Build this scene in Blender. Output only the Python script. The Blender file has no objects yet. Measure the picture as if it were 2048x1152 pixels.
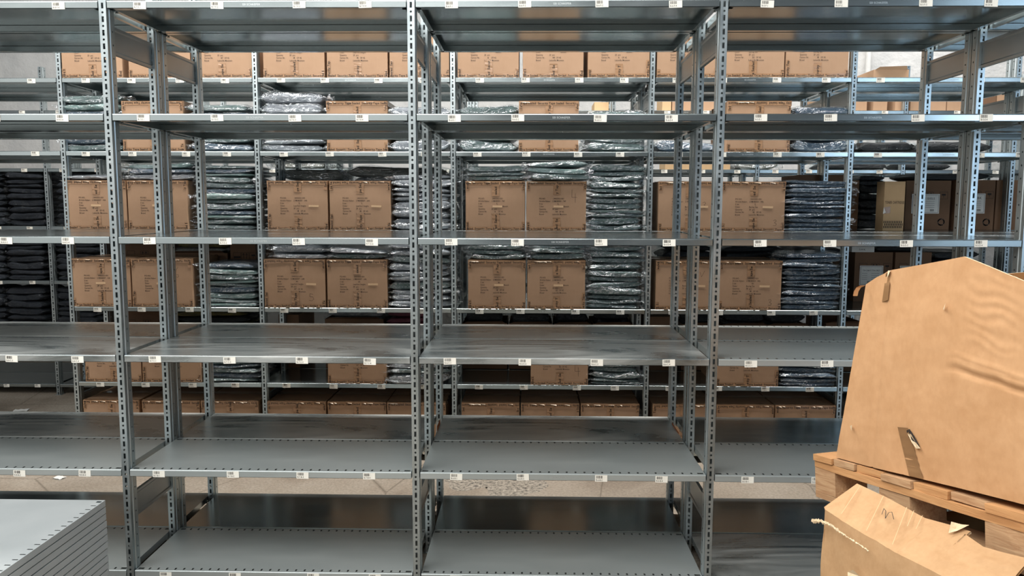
import bpy, math, random
from mathutils import Vector, Matrix, noise
random.seed(7)
SC = bpy.context.scene
COL = SC.collection
PI = math.pi

# ------------------------------------------------------------------ camera
F_PX = 1574.0; PITCH = 0.10457; YAW = -0.02056; ROLL = 0.00266
CAM = Vector((0.5097, 0.0, 1.744))
cp, sp, cy_, sy_ = math.cos(PITCH), math.sin(PITCH), math.cos(YAW), math.sin(YAW)
FWD = Vector((sy_ * cp, cy_ * cp, -sp)); R0 = Vector((cy_, -sy_, 0)); U0 = R0.cross(FWD)
RGT = R0 * math.cos(ROLL) + U0 * math.sin(ROLL); UPV = -R0 * math.sin(ROLL) + U0 * math.cos(ROLL)
cam_d = bpy.data.cameras.new('camera'); cam = bpy.data.objects.new('camera', cam_d); COL.objects.link(cam)
M = Matrix((RGT, UPV, -FWD)).transposed().to_4x4(); M.translation = CAM
cam.matrix_world = M
cam_d.sensor_fit = 'HORIZONTAL'; cam_d.sensor_width = 36; cam_d.lens = 36 * F_PX / 2048; cam_d.clip_start = 0.05
SC.camera = cam

def ray(px, py):
    return (RGT * ((px - 1024) / F_PX) + UPV * ((576 - py) / F_PX) + FWD).normalized()
def at_y(px, py, Y):                      # photograph point -> place in the plane y = Y
    d = ray(px, py); return CAM + d * ((Y - CAM.y) / d.y)
def at_plane(px, py, P, N):
    d = ray(px, py); return CAM + d * ((P - CAM).dot(N) / d.dot(N))
def xw(px, z, Y):                         # world x of photograph column px at height z, depth Y
    py = 576.0
    for _ in range(6):
        p = at_y(px, py, Y); q = at_y(px, py + 1, Y); py += (z - p.z) / (q.z - p.z)
    return at_y(px, py, Y).x
def hpx(n, Y): return n * Y / F_PX

# ------------------------------------------------------------------ materials
def mat(name):
    m = bpy.data.materials.new(name); m.use_nodes = True
    nt = m.node_tree; b = nt.nodes['Principled BSDF']; return m, nt, b
def N(nt, t, **kw):
    n = nt.nodes.new(t)
    for k, v in kw.items():
        if k in n.inputs.keys() if isinstance(k, str) else False: n.inputs[k].default_value = v
        else: setattr(n, k, v)
    return n
def coords(nt, scale=(1, 1, 1), kind='Object', rot=(0, 0, 0)):
    tc = nt.nodes.new('ShaderNodeTexCoord'); mp = nt.nodes.new('ShaderNodeMapping')
    mp.inputs['Scale'].default_value = scale; mp.inputs['Rotation'].default_value = rot
    nt.links.new(tc.outputs[kind], mp.inputs['Vector']); return mp.outputs['Vector']
def noise_tex(nt, vec, scale, detail=4, rough=.55, dist=0):
    n = nt.nodes.new('ShaderNodeTexNoise'); n.inputs['Scale'].default_value = scale
    n.inputs['Detail'].default_value = detail; n.inputs['Roughness'].default_value = rough
    n.inputs['Distortion'].default_value = dist
    nt.links.new(vec, n.inputs['Vector']); return n.outputs['Fac']
def ramp(nt, fac, stops):
    r = nt.nodes.new('ShaderNodeValToRGB'); el = r.color_ramp.elements
    while len(el) < len(stops): el.new(.5)
    for e, (p, c) in zip(el, stops): e.position = p; e.color = (*c, 1) if len(c) == 3 else c
    nt.links.new(fac, r.inputs['Fac']); return r.outputs['Color']
def maprange(nt, fac, a, b, lo=0.0, hi=1.0):
    r = nt.nodes.new('ShaderNodeMapRange'); r.inputs['From Min'].default_value = lo; r.inputs['From Max'].default_value = hi
    r.inputs['To Min'].default_value = a; r.inputs['To Max'].default_value = b
    nt.links.new(fac, r.inputs['Value']); return r.outputs['Result']
def bump(nt, b, h, strength=.3, dist=.01):
    n = nt.nodes.new('ShaderNodeBump'); n.inputs['Strength'].default_value = strength; n.inputs['Distance'].default_value = dist
    nt.links.new(h, n.inputs['Height']); nt.links.new(n.outputs['Normal'], b.inputs['Normal'])

def metal(name, c0, c1, m0, m1, r0, r1, sc=(1, 1, 1), bs=.05, ns=3.0, dist=.4):
    # galvanised steel: a cloudy mask drives colour, sheen and dustiness together
    m, nt, b = mat(name)
    v = coords(nt, sc)
    f = maprange(nt, noise_tex(nt, v, ns, 5, .6, dist), 0, 1, .32, .68)
    nt.links.new(ramp(nt, f, [(0, c0), (1, c1)]), b.inputs['Base Color'])
    nt.links.new(maprange(nt, f, r0, r1), b.inputs['Roughness'])
    nt.links.new(maprange(nt, f, m0, m1), b.inputs['Metallic'])
    if bs: bump(nt, b, noise_tex(nt, coords(nt, (.7, 4, 4)), 1.6, 1), bs, .03)
    return m
M_SHELF = metal('galvanised_sheet', (.36, .41, .415), (.43, .48, .48), .92, .88, .16, .23, (.5, 2.0, 2), .02)
M_SMEAR = metal('galvanised_sheet_smeared', (.29, .33, .335), (.58, .585, .555), .88, .30, .20, .48, (.5, 1.7, 2), .03, 1.5, 2.2)
M_MATTE = metal('galvanised_sheet_matte', (.40, .44, .435), (.44, .475, .465), .55, .48, .38, .45, (.5, 1.6, 2), .02)
M_POST = metal('galvanised_upright', (.36, .415, .43), (.50, .55, .555), .90, .82, .28, .44, (8, 8, 1.5), 0)
M_PANEL = metal('galvanised_tie_panel', (.33, .36, .37), (.38, .41, .415), .88, .84, .34, .42, (3, 2, 3), .02)
M_STAMP = metal('stamped_lettering', (.50, .54, .54), (.58, .62, .62), .8, .8, .4, .5, (1, 1, 1), 0)

def flat(name, c, rough=.8, spec=.3, metallic=0):
    m, nt, b = mat(name); b.inputs['Base Color'].default_value = (*c, 1); b.inputs['Roughness'].default_value = rough
    b.inputs['Specular IOR Level'].default_value = spec; b.inputs['Metallic'].default_value = metallic
    f = noise_tex(nt, coords(nt), 18, 3); mx = nt.nodes.new('ShaderNodeMixRGB'); mx.blend_type = 'MULTIPLY'
    mx.inputs['Fac'].default_value = .25; mx.inputs['Color1'].default_value = (*c, 1)
    nt.links.new(ramp(nt, f, [(.3, (.75, .75, .75)), (.7, (1.1, 1.1, 1.1))]), mx.inputs['Color2'])
    nt.links.new(mx.outputs['Color'], b.inputs['Base Color'])
    return m
M_INK = flat('black_print', (.035, .028, .025), .7)
M_TAPEINK = flat('black_tape_print', (.012, .01, .009), .5)
M_PAPER = flat('white_label_paper', (.86, .83, .74), .7)
M_MASK = flat('pale_masking_strip', (.66, .45, .27), .8)
M_WHITE = flat('white_paper', (.8, .79, .75), .8)
M_ORANGE = flat('orange_strip', (.42, .12, .03), .6)

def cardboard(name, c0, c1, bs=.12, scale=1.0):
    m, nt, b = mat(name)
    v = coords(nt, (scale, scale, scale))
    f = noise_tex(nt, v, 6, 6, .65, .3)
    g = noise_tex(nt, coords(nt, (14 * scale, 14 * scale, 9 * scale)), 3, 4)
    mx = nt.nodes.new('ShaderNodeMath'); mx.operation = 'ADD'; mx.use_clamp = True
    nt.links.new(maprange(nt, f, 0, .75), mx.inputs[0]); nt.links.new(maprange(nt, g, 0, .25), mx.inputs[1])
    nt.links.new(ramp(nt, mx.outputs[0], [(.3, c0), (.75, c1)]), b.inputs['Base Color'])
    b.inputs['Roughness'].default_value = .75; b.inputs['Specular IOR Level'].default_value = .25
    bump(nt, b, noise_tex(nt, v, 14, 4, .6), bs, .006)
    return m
M_CARD = cardboard('brown_cardboard', (.395, .243, .148), (.45, .285, .18))
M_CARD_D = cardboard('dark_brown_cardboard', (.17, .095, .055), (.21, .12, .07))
M_CARD_L = cardboard('tan_cardboard', (.52, .35, .19), (.60, .41, .235))
M_BIG = cardboard('big_carton_cardboard', (.50, .27, .125), (.64, .375, .195), .10, 1.5)
M_BIGIN = cardboard('carton_inside', (.40, .21, .08), (.48, .26, .105), .15)
M_BIGLOW = cardboard('mottled_carton_cardboard', (.42, .245, .118), (.55, .345, .182), .12, 2.2)
M_CREASE = cardboard('worn_cardboard_crease', (.56, .37, .20), (.66, .46, .27), .1, 6)
M_TORN = cardboard('torn_cardboard_edge', (.58, .42, .25), (.78, .64, .44), .6, 6)
M_SHRED = flat('tape_shred_glints', (.70, .58, .44), .35)  # pale tan stands in for highlights on crumpled clear tape
m, nt, b = mat('brown_packing_tape'); M_TAPE = m
b.inputs['Roughness'].default_value = .25; b.inputs['Specular IOR Level'].default_value = .5
bump(nt, b, noise_tex(nt, coords(nt), 25, 3), .25, .004)
nt.links.new(ramp(nt, noise_tex(nt, coords(nt), 9, 3), [(.35, (.32, .18, .095)), (.7, (.39, .225, .125))]), b.inputs['Base Color'])
m, nt, b = mat('brown_tape_on_big_carton'); M_BIGTAPE = m
b.inputs['Roughness'].default_value = .3
nt.links.new(ramp(nt, noise_tex(nt, coords(nt), 9, 3), [(.35, (.25, .135, .06)), (.7, (.30, .165, .075))]), b.inputs['Base Color'])

def wood(name, c0, c1):
    m, nt, b = mat(name)
    f = noise_tex(nt, coords(nt, (3, 30, 30), rot=(.05, .03, 0)), 2.5, 5, .6, 1.2)
    nt.links.new(ramp(nt, f, [(.3, c0), (.7, c1)]), b.inputs['Base Color'])
    b.inputs['Roughness'].default_value = .75
    bump(nt, b, f, .3, .004); return m
M_WOOD = wood('pallet_wood', (.42, .20, .075), (.58, .31, .13))
M_WOOD2 = wood('pallet_wood_weathered', (.36, .19, .09), (.55, .35, .19))

def fabric(name, c0, c1, coat=.8):
    m, nt, b = mat(name)
    f = noise_tex(nt, coords(nt, (3, 6, 10)), 5, 4, .6, .6)
    nt.links.new(ramp(nt, f, [(.3, c0), (.7, c1)]), b.inputs['Base Color'])
    b.inputs['Roughness'].default_value = .75
    b.inputs['Coat Weight'].default_value = coat; b.inputs['Coat Roughness'].default_value = .10; b.inputs['Coat IOR'].default_value = 1.6
    n = nt.nodes.new('ShaderNodeBump'); n.inputs['Strength'].default_value = 1.0; n.inputs['Distance'].default_value = .022
    w = noise_tex(nt, coords(nt, (7, 14, 30)), 3.2, 4, .55, 1.8)
    nt.links.new(w, n.inputs['Height'])
    nt.links.new(n.outputs['Normal'], b.inputs['Coat Normal'])
    n2 = nt.nodes.new('ShaderNodeBump'); n2.inputs['Strength'].default_value = .6; n2.inputs['Distance'].default_value = .012
    nt.links.new(w, n2.inputs['Height']); nt.links.new(n2.outputs['Normal'], b.inputs['Normal'])
    return m
FAB = dict(
    teal=fabric('grey_green_cloth', (.07, .115, .11), (.15, .215, .205)),
    mint=fabric('pale_green_cloth', (.16, .27, .25), (.28, .41, .38)),
    silver=fabric('silver_grey_cloth', (.18, .20, .225), (.36, .38, .41)),
    navy=fabric('slate_blue_cloth', (.035, .07, .11), (.075, .125, .18)),
    dark=fabric('dark_navy_cloth', (.003, .005, .009), (.008, .012, .020), .06),
    jet=fabric('glossy_black_cloth', (.006, .007, .008), (.016, .018, .02), .8),
    black=fabric('black_cloth', (.007, .008, .009), (.018, .020, .022), .4),
    olive=fabric('olive_grey_cloth', (.17, .175, .15), (.32, .325, .29)),
    pink=fabric('dark_pink_cloth', (.16, .035, .055), (.26, .06, .09)),
    yellow=fabric('yellow_black_cloth', (.02, .02, .02), (.26, .2, .03)))
def film(name, lo, hi):
    m = bpy.data.materials.new(name); m.use_nodes = True; nt = m.node_tree; nt.nodes.clear()
    out = nt.nodes.new('ShaderNodeOutputMaterial'); mix = nt.nodes.new('ShaderNodeMixShader')
    tr = nt.nodes.new('ShaderNodeBsdfTransparent'); tr.inputs['Color'].default_value = (.95, .965, .97, 1)
    gl = nt.nodes.new('ShaderNodeBsdfGlossy'); gl.inputs['Roughness'].default_value = .10; gl.inputs['Color'].default_value = (.95, .97, 1, 1)
    bp = nt.nodes.new('ShaderNodeBump'); bp.inputs['Strength'].default_value = 1; bp.inputs['Distance'].default_value = .02
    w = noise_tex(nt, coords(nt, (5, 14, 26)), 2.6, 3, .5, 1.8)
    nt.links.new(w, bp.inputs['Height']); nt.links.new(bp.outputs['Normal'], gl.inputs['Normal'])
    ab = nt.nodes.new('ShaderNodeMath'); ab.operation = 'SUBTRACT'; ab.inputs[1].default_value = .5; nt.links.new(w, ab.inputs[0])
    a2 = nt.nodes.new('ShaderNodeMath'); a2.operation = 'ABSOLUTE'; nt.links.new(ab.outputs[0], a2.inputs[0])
    nt.links.new(maprange(nt, a2.outputs[0], hi, lo, 0, .035), mix.inputs['Fac'])      # glint streaks put in along crease lines, glossier and less clear
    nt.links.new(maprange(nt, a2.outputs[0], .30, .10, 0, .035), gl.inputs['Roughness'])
    nt.links.new(tr.outputs[0], mix.inputs[1]); nt.links.new(gl.outputs[0], mix.inputs[2]); nt.links.new(mix.outputs[0], out.inputs[0])
    return m
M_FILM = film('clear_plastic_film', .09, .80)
M_FILM_D = film('clear_plastic_film_faint_glints', .004, .07)  # same film, its put-in glint streaks kept faint

# ------------------------------------------------------------------ mesh builder
class MB:
    def __init__(s): s.v = []; s.f = []; s.m = []; s.sm = []
    def add(s, vs, fs, mi=0, smooth=False):
        o = len(s.v); s.v += [tuple(x) for x in vs]
        for f in fs: s.f.append(tuple(i + o for i in f)); s.m.append(mi); s.sm.append(smooth)
    def box(s, a, b, mi=0):
        x0, y0, z0 = a; x1, y1, z1 = b
        s.add([(x0, y0, z0), (x1, y0, z0), (x1, y1, z0), (x0, y1, z0), (x0, y0, z1), (x1, y0, z1), (x1, y1, z1), (x0, y1, z1)],
              [(3, 2, 1, 0), (4, 5, 6, 7), (0, 1, 5, 4), (1, 2, 6, 5), (2, 3, 7, 6), (3, 0, 4, 7)], mi)
    def grid(s, pts, nu, nv, mi=0, smooth=True):     # pts[u*(nv)+v]
        s.add(pts, [(u * nv + v, (u + 1) * nv + v, (u + 1) * nv + v + 1, u * nv + v + 1) for u in range(nu - 1) for v in range(nv - 1)], mi, smooth)
    def cell(s, O, A, B, w, h, hole, mi=0):          # rectangle w x h at O along A,B with a hole polygon (in 0..w,0..h)
        if hole is None:
            s.add([O, O + A * w, O + A * w + B * h, O + B * h], [(0, 1, 2, 3)], mi); return
        n = len(hole)
        if n == 4: rim = [(0, 0), (w, 0), (w, h), (0, h)]
        else: rim = [(0, 0), (w / 2, 0), (w, 0), (w, h / 2), (w, h), (w / 2, h), (0, h), (0, h / 2)]
        vs = [O + A * p[0] + B * p[1] for p in rim] + [O + A * p[0] + B * p[1] for p in hole]
        s.add(vs, [(i, (i + 1) % n, n + (i + 1) % n, n + i) for i in range(n)], mi)
    def mesh(s, name, mats):
        me = bpy.data.meshes.new(name); me.from_pydata(s.v, [], s.f)
        for m in mats: me.materials.append(m)
        me.polygons.foreach_set('material_index', s.m); me.polygons.foreach_set('use_smooth', s.sm); me.update(); return me
    def build(s, name, mats, parent=None, loc=(0, 0, 0)):
        return link(name, s.mesh(name, mats), parent, loc)
def link(name, me, parent=None, loc=(0, 0, 0)):
    o = bpy.data.objects.new(name, me); COL.objects.link(o); o.location = loc
    if parent is not None: o.parent = parent
    return o
def empty(name, loc): return link(name, None, None, loc)
def tag(o, label, cat, group=None, kind=None):
    if label: o['label'] = label
    if cat: o['category'] = cat
    if group: o['group'] = group
    if kind: o['kind'] = kind
    return o
def rect_hole(w, h, a, b): return [((w - a) / 2, (h - b) / 2), ((w + a) / 2, (h - b) / 2), ((w + a) / 2, (h + b) / 2), ((w - a) / 2, (h + b) / 2)]
def round_hole(w, h, r):
    # ordered to match the rim: corner, mid-edge, ...
    return [(w / 2 + r * math.cos(t), h / 2 + r * math.sin(t)) for t in [math.radians(225 + 45 * k) for k in range(8)]]

# ------------------------------------------------------------------ lettering
_chars = {}
def char_mesh(ch, bold=0.0):
    if (ch, bold) in _chars: return _chars[(ch, bold)]
    cu = bpy.data.curves.new('t', 'FONT'); cu.body = ch; cu.resolution_u = 2; cu.offset = bold
    ob = bpy.data.objects.new('t', cu); COL.objects.link(ob)
    dg = bpy.context.evaluated_depsgraph_get(); dg.update()
    me = ob.evaluated_get(dg).to_mesh()
    vs = [(v.co.x, v.co.y) for v in me.vertices]; fs = [tuple(p.vertices) for p in me.polygons]
    w = max([v[0] for v in vs], default=.25) + .07
    ob.evaluated_get(dg).to_mesh_clear()
    bpy.data.objects.remove(ob); bpy.data.curves.remove(cu)
    _chars[(ch, bold)] = (vs, fs, w); return _chars[(ch, bold)]
def text(mb, s, O, A, B, size, mi, center=False, sx=1.0):
    O = Vector(O); x = 0; items = []
    for ch in s:
        if ch == ' ': x += .3; continue
        vs, fs, w = char_mesh(ch, .006); items.append((x, vs, fs)); x += w
    off = -x / 2 if center else 0
    for x0, vs, fs in items:
        mb.add([O + A * ((x0 + off + v[0]) * size * sx) + B * (v[1] * size) for v in vs], fs, mi)
    return x * size * sx
X_, Y_, Z_ = Vector((1, 0, 0)), Vector((0, 1, 0)), Vector((0, 0, 1))
def stroke(mb, pts, O, A, B, w, mi):
    for (a, b) in zip(pts[:-1], pts[1:]):
        a = Vector(a); b = Vector(b); d = (b - a); l = d.length
        if l < 1e-6: continue
        n = Vector((-d.y, d.x)) / l * w / 2; e = d / l * w / 2
        q = [a - n - e, b - n + e, b + n + e, a + n - e]
        mb.add([O + A * p.x + B * p.y for p in q], [(0, 1, 2, 3)], mi)

# ------------------------------------------------------------------ racking
P = 1.3; D1 = 3.374; D2 = 5.240; D3 = 7.0; UD = .48; GAP = .488
PW = .031; PDP = .06; HP = .0556
def make_post(H):
    mb = MB(); n = int(H / HP); HH = n * HP
    mb.add([(PW, PDP, 0), (0, PDP, 0), (0, PDP, HH), (PW, PDP, HH)], [(0, 1, 2, 3)])
    for face, (O, A) in enumerate(((Vector((0, 0, 0)), X_),)):
        for k in range(n):
            z = k * HP
            mb.cell(O + Z_ * z, A, Z_, PW, HP * .6, rect_hole(PW, HP * .6, .0095, .0235))
            mb.cell(O + Z_ * (z + HP * .6), A, Z_, PW, HP * .4, round_hole(PW, HP * .4, .0048))
    for sx in (0, 1):
        x0 = 0 if sx == 0 else PW; x1 = -.003 if sx == 0 else PW + .003
        def q(pa, pb):
            mb.add([(pa[0], pa[1], 0), (pb[0], pb[1], 0), (pb[0], pb[1], HH), (pa[0], pa[1], HH)], [(0, 1, 2, 3) if sx else (3, 2, 1, 0)])
        q((x0, 0), (x0, .020)); q((x0, .020), (x1, .023)); q((x1, .037 + .02), (x0, PDP))
        A = Y_ if sx else -Y_
        for k in range(n):
            O = Vector((x1, .023 if sx else .057, k * HP))
            mb.cell(O, A, Z_, .034, HP, round_hole(.034, HP, .0045) if True else None)
    mb.add([(0, 0, HH), (PW, 0, HH), (PW, PDP, HH), (0, PDP, HH)], [(0, 1, 2, 3)])
    mb.box((-.012, -.004, 0), (PW + .012, PDP + .004, .004))
    return mb.mesh('upright', [M_POST])
ME_POST = make_post(3.0)
SW = P - PW - .010
LIP = .031
def make_shelf(slotted, mats, stamp):
    mb = MB(); W = SW; D = UD
    def strip(prof, smooth=True):
        n = len(prof)
        vs = [(0, y, z) for y, z in prof] + [(W, y, z) for y, z in prof]
        mb.add(vs, [(i, n + i, n + i + 1, i + 1) for i in range(n - 1)], 0, smooth)
    fr = [(.038, -.003), (.038, -LIP + .002), (.036, -LIP), (.002, -LIP), (0, -LIP + .002), (0, -.005), (.0008, -.0022), (.0022, -.0008), (.005, 0)]
    for prof in (fr[:4], fr[4:6], fr[5:]): strip(prof, False)
    bk = [(D - y, z) for y, z in fr][::-1]
    for prof in (bk[-4:], bk[-6:-4], bk[:-5]): strip(prof, False)
    ys, ye = .005, D - .005; sw = .032
    y0, y1 = ys, ye
    if slotted:
        n = 32; c = W / n
        for base in (ys, ye - sw):
            for k in range(n):
                h = rect_hole(c, sw, .008, .017)
                if k in (0, n - 1): h = rect_hole(c, sw, .026, .014)
                mb.cell(Vector((k * c, base, 0)), X_, Y_, c, sw, h)
        y0 += sw; y1 -= sw
    else:
        n = 5; c = W / n
        for base in (ys, ye - sw):
            for k in range(n):
                mb.cell(Vector((k * c, base, 0)), X_, Y_, c, sw, rect_hole(c, sw, .006, .004))
        y0 += sw; y1 -= sw
    mb.add([(0, y0, 0), (W, y0, 0), (W, y1, 0), (0, y1, 0)], [(0, 1, 2, 3)])
    # underside skin a hair below, end flanges with bolt heads
    mb.add([(0, .04, -.0016), (W, .04, -.0016), (W, D - .04, -.0016), (0, D - .04, -.0016)], [(3, 2, 1, 0)])
    for x, s in ((0, 1), (W, -1)):
        mb.add([(x, .002, 0), (x, D - .002, 0), (x, D - .002, -LIP), (x, .002, -LIP)], [(0, 1, 2, 3)])
        mb.add([(x, .002, -LIP), (x, D - .002, -LIP), (x + s * .02, D - .012, -LIP), (x + s * .02, .012, -LIP)], [(0, 1, 2, 3)])
        for yb in (.05, .07, D - .07, D - .05):
            mb.box((x + s * .003 - .004, yb - .004, -LIP - .005), (x + s * .003 + .006, yb + .004, -LIP))
    if stamp:
        text(mb, 'SSI SCHAEFER', (W * .485, -.0004, -.0205), X_, Z_, .0115, 1, True)
    return mb.mesh('shelf', [mats, M_STAMP])
ME_SHELF = make_shelf(False, M_SHELF, True); ME_SLOT = make_shelf(True, M_MATTE, True); ME_SMEAR = make_shelf(False, M_SMEAR, True)
def make_panel():
    mb = MB(); L = UD - 2 * PDP + .03; h = .118
    prof = [(.006, 0), (0, 0), (0, .012), (.004, .018), (.004, h - .018), (0, h - .012), (0, h), (.006, h)]
    n = len(prof)
    for x_off, sg in ((0, 1), (.014, -1)):
        vs = [(x_off + sg * x, 0, z) for x, z in prof] + [(x_off + sg * x, L, z) for x, z in prof]
        mb.add(vs, [(i, i + 1, n + i + 1, n + i) for i in range(n - 1)])
    for y in (0, L): mb.add([(0, y, 0), (.014, y, 0), (.014, y, h), (0, y, h)], [(0, 1, 2, 3)])
    mb.add([(0, 0, 0), (.014, 0, 0), (.014, L, 0), (0, L, 0)], [(0, 1, 2, 3)]); mb.add([(0, 0, h), (.014, 0, h), (.014, L, h), (0, L, h)], [(0, 1, 2, 3)])
    return mb.mesh('side_panel', [M_PANEL])
ME_PANEL = make_panel()
_lab = {}
def label_mesh(s, w=.054, h=.029):
    if s in _lab: return _lab[s]
    mb = MB(); mb.box((0, -.0012, 0), (w, 0, h))
    rnd = random.Random(s); x = .005
    while x < w * .56:
        bw = rnd.choice((.0008, .0012, .002)); mb.box((x, -.0015, h * .50), (x + bw, -.0011, h * .92), 1); x += bw + rnd.choice((.0008, .0012, .0018))
    text(mb, s, (.004, -.0016, h * .13), X_, Z_, .0105, 1, False, .8)
    _lab[s] = mb.mesh('barcode_label', [M_PAPER, M_INK]); return _lab[s]
FR = (.115, .355, .63, .86)
def rack(x, y, z_levels, shelves, code, label, group, right=False, left=True, pitch=P, letters='ABCDEF', label_side=True, panels=True):
    root = tag(empty('shelving_rack', (x, y, 0)), label, 'shelving rack', group)
    posts = ([0] if left else []) + ([pitch] if right else [])
    for px in posts:
        for py in (0, UD - PDP):
            link('upright', ME_POST, root, (px, py, 0))
        if panels:
            for pz in (.325, 2.385):
                link('side_panel', ME_PANEL, root, (px + .008, PDP - .015, pz))
    for k, z in enumerate(z_levels):
        if shelves[k] is None: continue
        s = link('shelf', shelves[k], root, (PW + .005, 0, z))
        if pitch != P: s.scale = ((pitch - PW - .010) / SW, 1, 1)
        if label_side:
            rnd = random.Random(code + letters[k])
            for q in range(4):
                l = link('barcode_label', label_mesh('%s-%s-%d' % (code, letters[k], q + 1)), s,
                         (FR[q] * SW - .027 + rnd.uniform(-.02, .02), -.0008, -.0325 + rnd.uniform(-.003, .001)))
                l.rotation_euler = (0, rnd.uniform(-.03, .03), 0)
    return root
LV1 = (.096, .566, 1.0845, 1.605, 2.129, 2.594)
LV2 = (.078, .534, 1.053, 1.577, 2.096, 2.573)
LV3 = (.105, .534, 1.055, 1.548, 2.062, 2.57)
S, T, W_ = ME_SHELF, ME_SLOT, ME_SMEAR
names1 = {-2: 'cut by the left edge', -1: 'second from left', 0: 'third from left', 1: 'fourth from left', 2: 'cut by the right edge'}
code1 = {-2: 'B-8', -1: 'B-7', 0: 'B-6', 1: 'B-5', 2: 'B-4'}
for i in range(-2, 3):
    c_f = T if i == 1 else W_
    rack(i * P, D1, LV1, (W_ if i == 1 else T, T, c_f, S, S, S), code1[i],
         'grey steel shelving bay, front of nearest row, %s' % names1[i], 'bays of the nearest shelving row', right=(i == 2))
    rr_ = rack(i * P, D1 + GAP, LV1, (S, W_ if i < 1 else S, c_f, S, S, S), code1[i],
         'grey steel shelving bay, rear of nearest row, %s' % names1[i], 'bays of the nearest shelving row', right=(i == 2), label_side=False)
    if i in (0, 1):      # thin orange strip on the frame beside the second shelf
        mb = MB(); mb.box((PW + .004, .16, .560) if i == 0 else (-.006, .14, .545), (PW + .006, .30, .590) if i == 0 else (-.004, .33, .572))
        mb.build('orange_strip', [M_ORANGE], rr_)
names2 = {-3: 'bridging the passage at far left', -2: 'first with cartons from the left', -1: 'second with cartons from the left', 0: 'third with cartons from the left', 1: 'fourth with cartons from the left', 2: 'at the far right holding toner boxes'}
code2 = {-3: 'B-17', -2: 'B-16', -1: 'B-15', 0: 'B-14', 1: 'B-13', 2: 'B-12'}
XO2 = -.0046
for i in range(-3, 3):
    sh = (None, None, None, None, S, S) if i == -3 else (S,) * 6
    for k, dy in ((0, 0), (1, GAP)):
        rack(i * P + XO2, D2 + dy, LV2, sh, code2[i],
             'grey steel shelving bay, %s of middle row, %s' % (('front', 'rear')[k], names2[i]), 'bays of the middle shelving row', right=(i == 2), label_side=(k == 0))
P3 = 1.262; X30 = at_y(96, 490, D3).x
ord_ = ['first', 'second', 'third', 'fourth', 'fifth', 'sixth', 'seventh', 'eighth', 'ninth', 'tenth', 'eleventh', 'twelfth', 'thirteenth', 'fourteenth', 'fifteenth', 'sixteenth']
for i in range(-2, 8):
    for k, dy in ((0, 0), (1, GAP)):
        rack(X30 + i * P3, D3 + dy, LV3, (S,) * 6, 'B-%d' % (27 - i),
             'grey steel shelving bay, %s of farthest row, %s from left' % (('front', 'rear')[k], ord_[i + 2]), 'bays of the farthest shelving row', right=(i == 7), pitch=P3, label_side=(k == 0))

# ------------------------------------------------------------------ taped cartons
CW, CD, CH = .402, .455, .325
ART = {-2: ('LVM140007 - 414', 'L', '', ''), -1: ('LVM140007 - 640', 'L', 'Leerfort beighe', ''), 0: ('LVM140003 - 747', 'L', '', 'Basalt'), 1: ('LVM140023 - 445', 'L', 'Bering Sea', '')}
def carton_body(w, d, h, art, seed, num, size):
    rnd = random.Random(seed); mb = MB()
    nx, nz = 6, 5
    # slightly bulging faces
    def face(O, A, B, wa, hb, nrm, bul):
        pts = []
        for u in range(nx + 1):
            for v in range(nz + 1):
                fu, fv = u / nx, v / nz
                e = math.sin(PI * fu) * math.sin(PI * fv) * bul + rnd.uniform(-.0004, .0004) * (0 < u < nx and 0 < v < nz)
                pts.append(O + A * (fu * wa) + B * (fv * hb) + nrm * e)
        mb.grid(pts, nx + 1, nz + 1, 0, True)
    V = Vector
    face(V((-w / 2, 0, 0)), X_, Z_, w, h, -Y_, .002); face(V((w / 2, d, 0)), -X_, Z_, w, h, Y_, .003)
    face(V((w / 2, 0, 0)), Y_, Z_, d, h, X_, .003); face(V((-w / 2, d, 0)), -Y_, Z_, d, h, -X_, .003)
    face(V((-w / 2, 0, h)), X_, Y_, w, d, Z_, .002); face(V((-w / 2, d, 0)), X_, -Y_, w, d, -Z_, 0)
    if art:
        a, sz, col1, col2 = art; yy = -.0032
        rows = ['PO-NO.', 'Article-Nuber:', 'S ize', 'Color', 'Quantity', 'Carton Nr.', 'Brand']
        vals = [': 24002021-001', a, '', col1, '20  pcs', '             OF 42', 'Lakeville Mountain']
        x0, x1 = -w * .285, -w * .065
        for k in range(7):
            z = h * .635 - k * .0172
            text(mb, rows[k], (x0, yy, z), X_, Z_, .0145, 1, False, .82); text(mb, vals[k], (x1, yy, z), X_, Z_, .0145, 1, False, .82)
        if col2: text(mb, col2, (x1 + .075, yy, h * .635 - 3 * .0172), X_, Z_, .0145, 1)
        text(mb, sz if size == 0 else 'm', (x1 + .035, yy, h * .635 - 2 * .0172), X_, Z_, .017, 1)
        text(mb, num, (x1 + .022, yy, h * .635 - 5 * .0172), X_, Z_, .015, 1)
    return mb.mesh('carton', [M_CARD, M_INK])
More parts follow.
